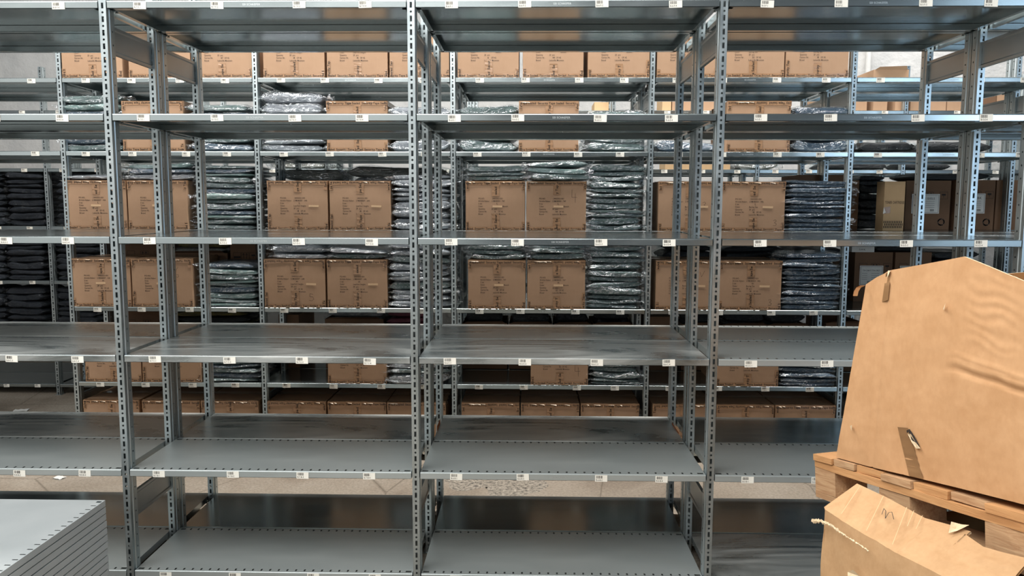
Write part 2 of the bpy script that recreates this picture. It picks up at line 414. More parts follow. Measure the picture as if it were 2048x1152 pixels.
def carton_tape(w, d, h, seed):
    rnd = random.Random(seed); two = (MB(), MB()); t = .0028; S_ = 'Security Tape Sealed  '
    def strip(O, A, B, wa, hb, txt, size):
        O = Vector(O); n = A.cross(B); mb = two[1 if O.z > h * .5 else 0]
        pts = []
        m = 8
        for u in range(m + 1):
            for v in (0, 1):
                pts.append(O + A * (wa * u / m) + B * (hb * v + rnd.uniform(-.0012, .0012)) + n * (t + rnd.uniform(0, .0012)))
        mb.grid(pts, m + 1, 2, 0, False)
        if txt:
            k = 0; x = rnd.uniform(-.22, 0); s = txt
            while x < wa - .02:
                ss = s
                # clip letters to the strip
                xx = x
                for ch in ss:
                    if ch == ' ': xx += .3 * size; continue
                    vs, fs, cw = char_mesh(ch, .02)
                    if xx >= 0 and xx + cw * size < wa:
                        mb.add([O + A * (xx + v[0] * size) + B * (hb * .5 - size * .35 + v[1] * size) + n * (t + .0018) for v in vs], fs, 1)
                    xx += cw * size
                x = xx
    f = .026
    flip = seed % 2
    # front face: along the upper and lower edge
    if seed % 3: strip((w / 2, 0, h), -X_, -Z_, w, f, S_, .0185)
    else: strip((-w / 2, 0, h - f), X_, Z_, w, f, S_, .0185)
    strip((-w / 2, 0, 0), X_, Z_, w, .024, S_, .0185)
    # up and down the middle
    strip((.028, 0, h - .075 - rnd.uniform(0, .03)), Z_, -X_, .075, .05, S_, .0225)
    L = .085 + rnd.uniform(-.01, .02)
    strip((.028, 0, .01), Z_, -X_, L, .05, S_, .0225)
    # corner wraps
    for sx in (-1, 1):
        x = -w / 2 + .022 if sx < 0 else w / 2
        for z0, L in ((.0, rnd.choice((.05, .11, .06))), (h - .06, .06)):
            strip((x, 0, z0), Z_, -X_, L, .022, S_, .02)
    # top seam and side seam
    strip((-w / 2, d / 2 - .03, h), X_, Y_, w + .004, .06, '', .02)
    strip((-w / 2, 0, h), X_, Y_, w, .028, S_, .02)
    strip((w / 2, -.003, h - .03), Y_, Z_, d, .033, '', .02)
    # lifted shreds of clear tape along the edges, glints painted as pale tan
    for k in range(16):
        x = rnd.uniform(-w / 2, w / 2 - .06); z = rnd.choice((.003, .004, h - .005))
        a = rnd.uniform(.015, .05); b = rnd.uniform(.002, .008) * (1 if z < .1 else -1)
        two[1 if z > .1 else 0].add([(x, -.004, z), (x + a, -.006 - rnd.uniform(0, .006), z + b), (x + a * .9, -.004, z + b * .2)], [(0, 1, 2)], 2)
    return [q.mesh('security_tape', [M_TAPE, M_TAPEINK, M_SHRED]) for q in two]
BODY = {}
for b_ in (-2, -1, 0, 1):
    for sz in (0, 1):
        for v_ in range(2):
            BODY[(b_, sz, v_)] = carton_body(CW, CD, CH, ART[b_], b_ * 10 + sz + v_ * 3, random.choice(['44', '18', '10', '6', '41', '47', '32', '26']), sz)
TAPES = [carton_tape(CW, CD, CH, k) for k in range(7)]
mb = MB(); mb.box((0, -.0006, 0), (.066, 0, .013)); ME_MASK = mb.mesh('paper_strip', [M_MASK])
DIGIT = {'4': [[(0, .075), (0, .025), (.035, .025)], [(.023, .05), (.023, -.01)]],
         '6': [[(.022, .07), (.008, .05), (.003, .025), (.006, .006), (.016, 0), (.024, .008), (.02, .02), (.01, .018)]],
         '5': [[(.03, .045), (.01, .05), (.008, .03), (.028, .028), (.034, .012), (.02, 0), (.004, .004)]],
         '3': [[(.0, .036), (.014, .042), (.02, .032), (.008, .022), (.022, .014), (.016, .002), (.0, .003)]],
         'm': [[(0, 0), (.006, .03), (.016, .004), (.026, .03), (.034, .0)]],
         'v': [[(0, .03), (.01, 0), (.03, .04)]]}
def scribble(kind, w=.0016):
    mb = MB()
    for st in DIGIT[kind]: stroke(mb, st, Vector((0, 0, 0)), X_, Z_, w, 0)
    return mb.mesh('marker_number', [M_INK])
SCR = {k: scribble(k) for k in DIGIT}
cart_n = 0
def carton(px0, px1, lvl, bay, label, group, depth=D2, dy=.006, size=0, mask=None, digit=None, dg=(.09, .2), h=None, yaw=0, zoff=0):
    global cart_n
    z = LV2[lvl] + .001 + zoff; Y = depth + dy
    xa, xb = xw(px0, z, Y), xw(px1, z, Y)
    o = link('carton', BODY[(bay, size, cart_n % 2)], None, ((xa + xb) / 2, Y, z)); tag(o, label, 'carton', group)
    o.scale = ((xb - xa - .004) / CW, 1, (h or CH) / CH); o.rotation_euler = (0, 0, yaw)
    for tm in TAPES[cart_n % 7]: link('security_tape', tm, o)
    if mask is not None:
        m = link('paper_strip', ME_MASK, o, (mask, -.0036, CH * .635 - 3 * .0172 - .002)); m.rotation_euler = (0, random.uniform(-.02, .05), 0)
    if digit: link('marker_number', SCR[digit], o, (dg[0], -.0038, dg[1]))
    cart_n += 1
    return o
bayname = {-2: 'first', -1: 'second', 0: 'third', 1: 'fourth'}
shelfname = ['bottom shelf', 'second shelf up', 'third shelf up', 'fourth shelf up', 'fifth shelf up', 'top shelf']
def clabel(pos, bay, lvl, extra=''):
    return 'brown taped carton%s, %s, %s carton bay, %s' % (extra, pos, bayname[bay], shelfname[lvl])
TRI = ('leftmost', 'middle', 'rightmost'); DUO = ('left of two', 'right of two')
# top shelf
for bay, xs in {-2: [(125, 246), (258, 382), (384, 505)], -1: [(527, 650), (654, 776), (779, 899)], 0: [(915, 1038), (1045, 1167), (1175, 1299)], 1: [(1313, 1435), (1440, 1568), (1570, 1696)]}.items():
    for k, (a, b2) in enumerate(xs):
        carton(a, b2, 5, bay, clabel(TRI[k], bay, 5), 'cartons on the top shelf of the middle row')
for bay, (a, b2) in {-2: (247, 369), -1: (654, 776), 0: (1037, 1157), 1: (1452, 1579)}.items():
    carton(a, b2, 4, bay, clabel('the only one', bay, 4), 'cartons on the fifth shelf of the middle row')
CM = {-2: -.035, -1: .075, 0: -.018, 1: .06}
for lvl, dat in {3: {-2: [(135, 256), (258, 377)], -1: [(536, 657), (660, 782)], 0: [(931, 1050), (1052, 1172)], 1: [(1315, 1438), (1441, 1568)]},
                 2: {-2: [(146, 264), (266, 387)], -1: [(530, 652), (655, 775)], 0: [(936, 1051), (1054, 1170)], 1: [(1310, 1432), (1436, 1561)]}}.items():
    for bay, xs in dat.items():
        for k, (a, b2) in enumerate(xs):
            dgt = {(3, 0, 1): ('4', (.105, .195)), (2, -2, 1): ('6', (.09, .2)), (2, -1, 0): ('5', (.09, .045)), (3, 1, 1): ('3', (.13, .035)),
                   (2, 1, 1): ('3', (.12, .03)), (3, 1, 0): ('3', (.09, .15)), (3, -2, 1): ('v', (.085, .235)), (2, 1, 0): ('v', (.09, .22))}.get((lvl, bay, k))
            ex = {'4': ' hand-marked 4', '6': ' hand-marked 6', '5': ' hand-marked 5', '3': ' hand-marked 3', 'v': ' with a hand tick'}[dgt[0]] if dgt else ''
            carton(a, b2, lvl, bay, clabel(DUO[k], bay, lvl, ex), 'cartons on the middle shelves', size=3 - lvl, mask=CM[bay],
                   digit=dgt[0] if dgt else None, dg=dgt[1] if dgt else (0, 0))
for bay, xs in {-2: [(172, 284), (286, 403)], -1: [(656, 774)], 0: [(1061, 1176)], 1: [(1431, 1556)]}.items():
    for k, (a, b2) in enumerate(xs):
        carton(a, b2, 1, bay, clabel(DUO[k] if len(xs) > 1 else 'the only one', bay, 1, ' hand-marked 4' if bay == 0 else ''), 'cartons on the second shelf of the middle row', size=1, digit='4' if bay == 0 else None, dg=(.11, .07))
for bay, xs in {-2: [(171, 282), (288, 403), (405, 520)], -1: [(537, 654), (657, 774), (775, 892)], 0: [(923, 1039), (1041, 1158), (1160, 1277)], 1: [(1303, 1428), (1430, 1545), (1547, 1667)]}.items():
    for k, (a, b2) in enumerate(xs):
        carton(a, b2, 0, bay, clabel(TRI[k], bay, 0), 'cartons on the bottom shelf of the middle row')

# ------------------------------------------------------------------ bagged garments
GW, GD, GT = .40, .38, .034
def garment_meshes(seed, cols):
    sd = Vector((seed * 7.3, seed * 3.1, seed * 1.7)); rg = random.Random(seed)
    nf = rg.choice((1, 2, 2, 3)); sag = rg.uniform(-1, 1); lean = rg.uniform(-1, 1)
    def shell(W, D, T, amp, nx, m, film):
        pts = []
        for i in range(nx + 1):
            t = i / nx * 2 - 1
            tap = max(.35, (1 - abs(t) ** 8) ** .5) if not film else max(.12, (1 - abs(t) ** 7) ** .5)
            for j in range(m):
                a = 2 * PI * j / m
                c, s_ = math.cos(a), math.sin(a)
                yy = D / 2 + D / 2 * math.copysign(abs(c) ** .28, -c)
                zz = T / 2 + T / 2 * math.copysign(abs(s_) ** .6, s_) * tap
                p = Vector((t * W / 2, yy, zz))
                n1 = noise.noise(Vector((p.x * 6, p.y * 6, zz * 60)) + sd)
                n2 = noise.noise(Vector((p.x * 17, p.y * 14, zz * 130)) + sd * 2)
                n3 = noise.noise(Vector((p.x * 4.5, p.y * 2, 7)) + sd)
                n4 = noise.noise(Vector((p.x * 11 + zz * 120, p.y * 9, 3)) + sd * 3)
                rid = 1 - abs(noise.noise(Vector((p.x * 13 - zz * 90, zz * 150, 5)) + sd)) * 2.2
                fr_ = max(0.0, 1 - yy / (D * .35))
                fold = abs(math.sin((zz / T * nf + .25 * n3 + .12 * t * lean) * PI)) * .011 * fr_
                p.y += (-(n1 * amp * 2.0 + n2 * amp * .9 + max(0, rid) * amp * .9) * fr_) + (.011 * fr_ - fold)
                p.z += (n3 * 1.5 + n1 * .7 + n4 * .5) * amp * (1.0 if s_ > -.3 else .55) + sag * .004 * (t * t - .4)
                if abs(t) > .8: p.x += (n1 * 1.5 + n2) * amp * (2.5 if film else 1.2); p.z -= .004 * (abs(t) - .8) * 5 * (s_ > 0)
                pts.append(p)
        fs = []
        for i in range(nx):
            for j in range(m):
                fs.append((i * m + j, i * m + (j + 1) % m, (i + 1) * m + (j + 1) % m, (i + 1) * m + j))
        return pts, fs, nx, m
    pts, fs, nx, m = shell(GW * .93, GD * .96, GT * .98, .0052, 38, 26, False)
    fs = fs + [tuple(range(m))[::-1], tuple(nx * m + j for j in range(m))]
    me = {}
    for c in cols:
        mb = MB(); mb.add(pts, fs, 0, True); me[c] = mb.mesh('folded_garment', [FAB[c]])
    pf, ff, nx, m = shell(GW * 1.02, GD * 1.02, GT * 1.10, .0078, 42, 18, True)
    pf = [Vector((p.x, p.y - .004, p.z)) for p in pf]
    mb = MB(); mb.add(pf, ff, 0, False)
    rnd = random.Random(seed)
    for sx in (-1, 1):                    # crinkled flaps of the bag at both ends
        vs = []; n = 9
        for k in range(n):
            y = GD * (.0 + .5 * k / (n - 1)); x = sx * GW * .47
            a = rnd.uniform(.026, .062)
            vs += [(x, y, GT * .5 + rnd.uniform(-.008, .008)), (x + sx * a * .55, y + rnd.uniform(-.012, .012), GT * .5 + rnd.uniform(-.014, .02)), (x + sx * a, y + rnd.uniform(-.018, .012), GT * .5 + rnd.uniform(-.018, .022))]
        mb.add(vs, [f for k in range(n - 1) for f in ((3 * k, 3 * k + 1, 3 * k + 4, 3 * k + 3), (3 * k + 1, 3 * k + 2, 3 * k + 5, 3 * k + 4))], 0, False)
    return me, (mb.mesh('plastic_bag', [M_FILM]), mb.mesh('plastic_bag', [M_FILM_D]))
NV = 9
GAR = [garment_meshes(k + 1, list(FAB)) for k in range(NV)]
gcount = 0
def garment(x0, x1, Y, z, t, color, label, group, rot=0, depth=GD, tilt=0, roll=0):
    global gcount
    v = gcount % NV; gcount += 1
    me, film = GAR[v]
    o = link('bagged_garment', me[color], None, ((x0 + x1) / 2, Y, z)); tag(o, label, 'bagged clothing', group)
    o.scale = ((x1 - x0) / GW, depth / GD, t / GT); o.rotation_euler = (tilt, roll, rot)
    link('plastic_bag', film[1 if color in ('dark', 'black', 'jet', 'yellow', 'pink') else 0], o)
    return o
colname = dict(teal='greenish', mint='mint', silver='silver', navy='blue', dark='dark', jet='glossy', black='black', olive='olive', pink='pink', yellow='yellowish')
def stack(px0, px1, z, Y, n, h, colors, where, group, jx=.012, dy=.012):
    """n bagged garments lying on one another; where = words that place the stack"""
    rnd = random.Random(px0 * 3 + int(z * 100))
    ts = [rnd.uniform(.6, 1.4) for _ in range(n)]; q = h / sum(ts); ts = [v * q for v in ts]; zc = z + .001
    xa, xb = xw(px0, z, Y), xw(px1, z, Y)
    for k in range(n):
        c = colors[k % len(colors)]; j = rnd.uniform(-jx, jx)
        nm = '%s garment' % colname[c]
        if n == 1: lab = 'bagged %s lying alone, %s' % (nm, where)
        else: lab = '%s, %s from bottom of %s' % (nm, ord_[k] if k < 16 else 'topmost', where)
        garment(xa + j, xb + j + rnd.uniform(-.014, .014), Y + rnd.uniform(-.004, dy * 1.6), zc, ts[k] * 1.10, c, lab, group, rnd.uniform(-.07, .07), roll=rnd.uniform(-.030, .030) * (k > 0)); zc += ts[k]
g2 = 'bagged garments on the middle row'
def ztop(py, Y): return at_y(1024, py, Y).z
def st(px0, px1, lvl, pytop, n, colors, where, Y=D2 + .012, zb=None, **k):
    z = LV2[lvl] if zb is None else zb
    stack(px0, px1, z, Y, n, max(.02, ztop(pytop, Y) - z), colors, where, g2, **k)
# fifth shelf
st(122, 247, 4, 190, 7, ['teal', 'navy', 'mint'], 'pile in first carton bay, fifth shelf up')
st(374, 506, 4, 210, 6, ['navy', 'teal'], 'right pile, first carton bay, fifth shelf')
st(522, 652, 4, 187, 7, ['silver'], 'left pile, second carton bay, fifth shelf')
st(780, 902, 4, 214, 5, ['silver', 'teal'], 'right pile, second carton bay, fifth shelf')
st(914, 1036, 4, 212, 5, ['teal', 'mint'], 'left pile, third carton bay, fifth shelf')
st(1172, 1292, 4, 222, 4, ['teal'], 'right pile, third carton bay, fifth shelf')
st(1312, 1446, 4, 282, 1, ['navy'], 'fourth carton bay, fifth shelf, left of carton')
st(1582, 1700, 4, 214, 5, ['navy'], 'right pile, fourth carton bay, fifth shelf')
# fourth shelf
st(392, 514, 3, 332, 13, ['teal', 'teal', 'mint', 'navy'], 'tall pile, first carton bay, fourth shelf')
st(784, 905, 3, 350, 9, ['silver'], 'tall pile, second carton bay, fourth shelf')
st(1176, 1290, 3, 330, 12, ['teal'], 'tall pile, third carton bay, fourth shelf')
st(1570, 1698, 3, 360, 12, ['navy'], 'tall pile, fourth carton bay, fourth shelf')
zt = LV2[3] + CH + .003
st(136, 230, 3, 352, 1, ['silver'], 'on left carton, first carton bay, fourth shelf', zb=zt)
st(250, 390, 3, 329, 3, ['silver', 'navy', 'mint'], 'pile atop right carton, first carton bay, fourth shelf', zb=zt)
st(931, 1052, 3, 332, 3, ['teal'], 'pile atop left carton, third carton bay, fourth shelf', zb=zt)
st(1054, 1178, 3, 323, 3, ['teal', 'mint', 'teal'], 'pile atop right carton, third carton bay, fourth shelf', zb=zt, dy=.0, Y=D2 - .012)
# third shelf
st(402, 516, 2, 530, 9, ['mint', 'teal', 'mint', 'navy', 'teal'], 'pile, first carton bay, third shelf')
st(776, 905, 2, 488, 10, ['silver', 'silver', 'silver', 'teal'], 'tall pile, second carton bay, third shelf')
st(1172, 1284, 2, 494, 11, ['teal'], 'tall pile, third carton bay, third shelf')
st(1563, 1684, 2, 505, 13, ['navy'], 'tall pile, fourth carton bay, third shelf')
zt = LV2[2] + CH + .003
st(540, 655, 2, 491, 2, ['silver', 'silver'], 'pile atop left carton, second carton bay, third shelf', zb=zt)
st(656, 775, 2, 498, 2, ['teal', 'silver'], 'pile atop right carton, second carton bay, third shelf', zb=zt)
st(936, 1052, 2, 490, 3, ['teal'], 'pile atop left carton, third carton bay, third shelf', zb=zt)
st(1056, 1172, 2, 490, 3, ['teal'], 'pile atop right carton, third carton bay, third shelf', zb=zt)
# second shelf
st(406, 520, 1, 715, 6, ['teal', 'navy'], 'pile, first carton bay, second shelf')
st(778, 905, 1, 716, 4, ['silver', 'teal'], 'pile, second carton bay, second shelf', dy=.0, Y=D2 - .01)
st(1178, 1282, 1, 716, 6, ['teal'], 'pile, third carton bay, second shelf')
st(1558, 1676, 1, 716, 6, ['navy'], 'pile, fourth carton bay, second shelf')
# right-hand bay, fifth shelf: black bags
st(1716, 1830, 4, 284, 1, ['black'], 'far-right bay fifth shelf, beside the upright')
st(1838, 1995, 4, 284, 1, ['black'], 'far-right bay fifth shelf, at its right end')

# rear side of the middle row
YR = D2 + GAP + .01
def st_r(px0, px1, lvl, pytop, n, colors, where, zb=None, Y=YR):
    z = LV2[lvl] if zb is None else zb
    stack(px0, px1, z, Y, n, max(.02, ztop(pytop, Y) - z), colors, where, 'bagged garments on rear shelves of the middle row', .01, .02)
st_r(560, 690, 3, 340, 5, ['olive'], 'pile behind second bay cartons, fourth shelf')
st_r(692, 905, 3, 334, 5, ['olive', 'silver'], 'pile behind second bay silver pile, fourth shelf')
st_r(1440, 1570, 2, 492, 8, ['black'], 'black pile behind fourth bay right carton')
st_r(1575, 1690, 2, 496, 8, ['dark'], 'dark pile behind fourth bay slate-blue pile')
st_r(1322, 1436, 2, 488, 8, ['black'], 'black pile behind fourth bay left carton')
st_r(520, 575, 1, 722, 3, ['teal', 'navy'], 'small pile behind second bay upright, second shelf')
st_r(1716, 1768, 3, 350, 8, ['jet'], 'glossy black pile beside tan toner carton')
st_r(1820, 1990, 3, 345, 1, ['black'], 'on toner cartons of far-right bay, fourth shelf', zb=LV2[3] + .352)
def plain_carton(x0, x1, Y, z, h, d, material, name, label, group, open_top=False, icons=False, tl=None, parts=True, decor=None):
    mb = MB(); w = x1 - x0; t = .004
    if open_top:
        for (a, b2) in (((0, 0), (w, t)), ((0, d - t), (w, d)), ((0, t), (t, d - t)), ((w - t, t), (w, d - t))):
            mb.box((a[0], a[1], 0), (b2[0], b2[1], h))
        mb.box((0, 0, 0), (w, d, t))
    else:
        mb.box((0, 0, 0), (w, d, h))
    if icons:
        for fx in (.12, .44, .76):
            q = .055; x = w * fx; z0 = h - .13
            for seg in ([(x, z0), (x + q, z0), (x + q, z0 + q * .9), (x, z0 + q * .9), (x, z0)],):
                stroke(mb, seg, Vector((0, -.0008, 0)), X_, Z_, .0022, 1)
            if fx == .12: stroke(mb, [(x + .01, z0 + .016), (x + .045, z0 + .016)], Vector((0, -.0008, 0)), X_, Z_, .014, 1)
            elif fx == .44:
                for dx in (.015, .038):
                    stroke(mb, [(x + dx, z0 + .008), (x + dx, z0 + .042)], Vector((0, -.0008, 0)), X_, Z_, .004, 1)
                    stroke(mb, [(x + dx - .008, z0 + .032), (x + dx, z0 + .043), (x + dx + .008, z0 + .032)], Vector((0, -.0008, 0)), X_, Z_, .003, 1)
            else:
                stroke(mb, [(x + q / 2, z0 + .01), (x + q / 2, z0 + .025)], Vector((0, -.0008, 0)), X_, Z_, .003, 1)
                stroke(mb, [(x + q / 2 - .007, z0 + .030), (x + q / 2 + .007, z0 + .030)], Vector((0, -.0008, 0)), X_, Z_, .013, 1)
    if decor: decor(mb, w, h)
    o = mb.build(name, [material, M_INK], None, (x0, Y, z)); tag(o, label, 'carton', group)
    if open_top:
        for k, (fx0, fx1) in enumerate(((.04, .96),)):
            f = MB(); rr = random.Random(int(x0 * 100))
            f.add([(w * fx0, 0, h), (w * fx1, 0, h), (w * fx1 - .02, -.035, h + .02), (w * fx0 + .02, -.03, h + .015)], [(0, 1, 2, 3)])
            f.build('flap', [material], o)
    if tl:
        lb = MB(); lw = w * .62; lh = h * .40; lx = w * .14; lz = h * .33
        lb.box((lx, -.0012, lz), (lx + lw, -.0002, lz + lh), 0)
        bd = .007
        stroke(lb, [(lx + bd, lz + bd), (lx + lw - bd, lz + bd), (lx + lw - bd, lz + lh - bd), (lx + bd, lz + lh - bd), (lx + bd, lz + bd)], Vector((0, -.0016, 0)), X_, Z_, .002, 1)
        sz = min(.034, (lw - .03) / (len(tl) * .62))
        text(lb, tl, (lx + lw / 2, -.0017, lz + lh - .04), X_, Z_, sz, 1, True)
        for r in range(4):
            for a, b2 in ((.1, .32), (.5, .82)):
                stroke(lb, [(lx + lw * a, lz + lh * (.62 - r * .1)), (lx + lw * b2, lz + lh * (.62 - r * .1))], Vector((0, -.0017, 0)), X_, Z_, .0016, 1)
        for a in (.34, .68):
            for q in range(7): stroke(lb, [(lx + lw * a + q * .004, lz + lh * .12), (lx + lw * a + q * .004, lz + lh * .22)], Vector((0, -.0017, 0)), X_, Z_, .002, 1)
        lb.build('shipping_label', [M_WHITE, M_INK], o)
    return o
def pc(px0, px1, lvl, h, material, label, Y=YR, z=None, d=.42, group=None, **k):
    zz = LV2[lvl] + .001 if z is None else z
    return plain_carton(xw(px0, zz, Y), xw(px1, zz, Y), Y, zz, h, d, material, 'carton', label, group, **k)
gr = 'cartons on rear shelves of the middle row'
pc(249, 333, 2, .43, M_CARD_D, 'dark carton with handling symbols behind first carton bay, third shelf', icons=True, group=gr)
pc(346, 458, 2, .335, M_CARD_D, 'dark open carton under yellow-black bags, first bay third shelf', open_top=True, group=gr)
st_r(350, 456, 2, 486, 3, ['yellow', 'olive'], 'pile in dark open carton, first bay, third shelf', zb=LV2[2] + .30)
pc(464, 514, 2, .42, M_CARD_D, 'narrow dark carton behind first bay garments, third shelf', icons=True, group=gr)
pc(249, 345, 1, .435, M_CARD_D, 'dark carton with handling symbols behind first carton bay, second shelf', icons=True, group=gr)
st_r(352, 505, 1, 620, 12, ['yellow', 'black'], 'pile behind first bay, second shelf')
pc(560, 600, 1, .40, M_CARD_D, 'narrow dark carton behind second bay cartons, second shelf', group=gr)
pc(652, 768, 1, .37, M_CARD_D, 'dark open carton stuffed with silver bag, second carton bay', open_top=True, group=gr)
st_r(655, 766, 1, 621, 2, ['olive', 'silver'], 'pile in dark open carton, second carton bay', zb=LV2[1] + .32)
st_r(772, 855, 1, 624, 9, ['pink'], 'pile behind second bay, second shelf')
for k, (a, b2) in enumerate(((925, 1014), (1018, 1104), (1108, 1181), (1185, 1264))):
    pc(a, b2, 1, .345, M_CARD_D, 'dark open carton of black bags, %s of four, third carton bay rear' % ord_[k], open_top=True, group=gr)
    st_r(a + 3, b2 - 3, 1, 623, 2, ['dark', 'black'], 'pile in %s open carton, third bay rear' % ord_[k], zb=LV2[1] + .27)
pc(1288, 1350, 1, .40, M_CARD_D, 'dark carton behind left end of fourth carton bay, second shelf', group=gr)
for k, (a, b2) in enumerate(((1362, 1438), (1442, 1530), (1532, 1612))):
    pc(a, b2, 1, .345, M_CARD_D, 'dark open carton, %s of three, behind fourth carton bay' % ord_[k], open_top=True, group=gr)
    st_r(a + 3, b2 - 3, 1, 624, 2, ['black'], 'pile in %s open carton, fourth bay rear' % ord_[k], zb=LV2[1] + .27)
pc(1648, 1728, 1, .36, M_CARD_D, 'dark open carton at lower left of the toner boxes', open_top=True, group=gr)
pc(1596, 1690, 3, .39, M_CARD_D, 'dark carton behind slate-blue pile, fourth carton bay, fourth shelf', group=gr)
# toner boxes, far right bay
pc(1694, 1714, 3, .35, M_CARD_D, 'narrow dark carton edge left of glossy black pile', group=gr, d=.4)
def checker(mb, w, h):
    text(mb, 'TONER CARTRIDGE', (w * .52, -.001, h * .55), X_, Z_, .026, 1, True, .52)
    n = 11; q = w * .92 / n / 2
    for r in range(3):
        for c in range(n):
            x = w * .03 + c * 2 * q + (q if r % 2 else 0); z = .018 + r * .017
            mb.add([(x, -.0008, z), (x + q, -.0008, z), (x + q, -.0008, z + .015), (x, -.0008, z + .015)], [(0, 1, 2, 3)], 1)
o = pc(1765, 1806, 3, .335, M_CARD_L, 'tan toner cartridge carton with black chequered band', group=gr, decor=checker, d=.12, Y=D2 + .22)
mb = MB(); mb.add([(-.004, -.002, .115), (.045, -.0015, .12), (.045, -.0015, .165), (0, -.002, .16)], [(0, 1, 2, 3)]); mb.add([(-.004, -.002, .115), (0, -.002, .16), (.012, -.010, .125)], [(0, 1, 2)], 1)
mb.build('tape_patch', [M_TAPE, M_WHITE], o)
def recycle(mb, w, h):
    c = Vector((w * .82, .055))
    for k in range(3):
        a0 = math.radians(90 + 120 * k)
        pts = [(c.x + .022 * math.cos(a0 + t), c.y + .022 * math.sin(a0 + t)) for t in (0, .5, 1.0, 1.5)]
        stroke(mb, pts, Vector((0, -.0008, 0)), X_, Z_, .009, 1)
    stroke(mb, [(w * .16, .035), (w * .42, .035), (w * .42, .08), (w * .16, .08), (w * .16, .035)], Vector((0, -.0008, 0)), X_, Z_, .002, 1)
    text(mb, 'C2', (w * .2, -.0008, .045), X_, Z_, .035, 1)
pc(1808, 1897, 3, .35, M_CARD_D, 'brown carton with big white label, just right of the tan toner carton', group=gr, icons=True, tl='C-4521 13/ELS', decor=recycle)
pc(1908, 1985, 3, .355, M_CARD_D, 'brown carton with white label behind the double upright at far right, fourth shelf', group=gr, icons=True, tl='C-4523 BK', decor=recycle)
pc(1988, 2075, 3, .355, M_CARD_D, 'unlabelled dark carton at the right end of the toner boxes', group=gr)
pc(1706, 1781, 2, .36, M_CARD_D, 'brown carton with large white label just above the big foreground carton, left one', group=gr, icons=True, tl='TN-246Y/TN-242Y')
pc(1786, 1858, 2, .36, M_CARD_D, 'brown carton with white label half hidden by an upright above big foreground carton', group=gr, icons=True, tl='TN-246M/TN-242M')
st_r(1862, 1960, 2, 500, 9, ['black'], 'pile right of white-labelled cartons, far-right bay, third shelf')
st_r(1752, 1850, 2, 490, 1, ['black'], 'on white-labelled cartons, far-right bay, third shelf', zb=LV2[2] + .363)
z = LV2[2] + .362; xa, xb = xw(1703, z, YR), xw(1748, z, YR)
mb = MB(); pts = []
for u in range(9):
    for v in range(4):
        pts.append((xa + (xb - xa) * u / 8, YR - .005 + .05 * v / 3 + .004 * math.sin(u * 2), z + .012 + .026 * v / 3 + .004 * math.sin(u * 1.7 + v)))
mb.grid(pts, 9, 4, 0); base = [(p[0], p[1] + .01, z) for p in pts]
mb.add([(xa, YR - .005, z), (xb, YR - .005, z), (xb, YR + .2, z), (xa, YR + .2, z), (xa, YR - .004, z + .045), (xb, YR - .004, z + .04), (xb, YR + .2, z + .04), (xa, YR + .2, z + .045)], [(0, 1, 5, 4), (1, 2, 6, 5), (4, 5, 6, 7), (3, 0, 4, 7), (3, 2, 1, 0), (2, 3, 7, 6)])
text(mb, 'S-AHL', (xa + .05, YR - .012, z + .014), X_, Z_, .016, 1)
tag(mb.build('paper_bag', [M_WHITE, M_INK]), 'white paper packet lying on a white-labelled carton in the far-right bay', 'packet')
zz = LV2[5] + .001
plain_carton(xw(1746, zz, YR), xw(1816, zz, YR), YR, zz, .13, .3, M_CARD, 'carton', 'low brown open carton against white wall, top shelf far right', gr, open_top=True)

# farthest row
g3 = 'bagged garments on the farthest row'; Y3 = D3 + .012
for lvl, pt, n in ((3, 346, 9), (2, 474, 8), (1, 582, 8)):
    for k, (a, b2) in enumerate(((-165, -72), (-70, 12), (13, 92), (112, 196))):
        z = LV3[lvl]
        stack(a, b2, z, Y3, n, ztop(pt, Y3) - z, ['dark'], '%s dark pile from left, far row, %s' % (ord_[k], shelfname[lvl].replace(' up', '')), g3, .006, .012)
for k, (a, b2, lv, n, c, pt) in enumerate(((540, 655, 4, 2, 'olive', 308), (1470, 1560, 4, 1, 'olive', 318), (1640, 1780, 4, 2, 'black', 305), (1800, 1900, 4, 2, 'black', 305), (230, 320, 4, 2, 'olive', 312))):
    z = LV3[lv]; stack(a, b2, z, Y3, n, ztop(pt, Y3) - z, [c], 'pile on far row fifth shelf, %s from left' % ord_[[230, 540, 1470, 1640, 1800].index(a)], g3)
gf = 'cartons on the top shelf of the farthest row'
for k, (a, b2, h, m_) in enumerate(((1190, 1219, .08, M_CARD_L), (1327, 1345, .17, M_CARD_L), (1347, 1400, .19, M_CARD), (1402, 1442, .19, M_CARD), (1640, 1690, .19, M_CARD), (1712, 1740, .2, M_CARD), (1753, 1781, .2, M_CARD), (1797, 1816, .2, M_CARD), (1828, 1900, .2, M_CARD), (1902, 1940, .2, M_CARD), (1962, 2000, .2, M_CARD_D), (2002, 2040, .2, M_CARD))):
    z = LV3[5] + .001
    plain_carton(xw(a, z, Y3), xw(b2, z, Y3), Y3 + .07, z, h, .3, m_, 'carton', '%s carton, %s from left, top shelf of the farthest row' % ('tan' if m_ is M_CARD_L else 'brown', ord_[k]), gf)
for k, (a, b2) in enumerate(((1330, 1395), (1398, 1460))):
    z = LV3[4] + .001
    plain_carton(xw(a, z, Y3), xw(b2, z, Y3), Y3, z, .1, .3, M_CARD_L, 'carton', 'tan carton, %s of two, far row fifth shelf behind fourth bay' % ('left', 'right')[k], 'tan cartons on the far row fifth shelf')

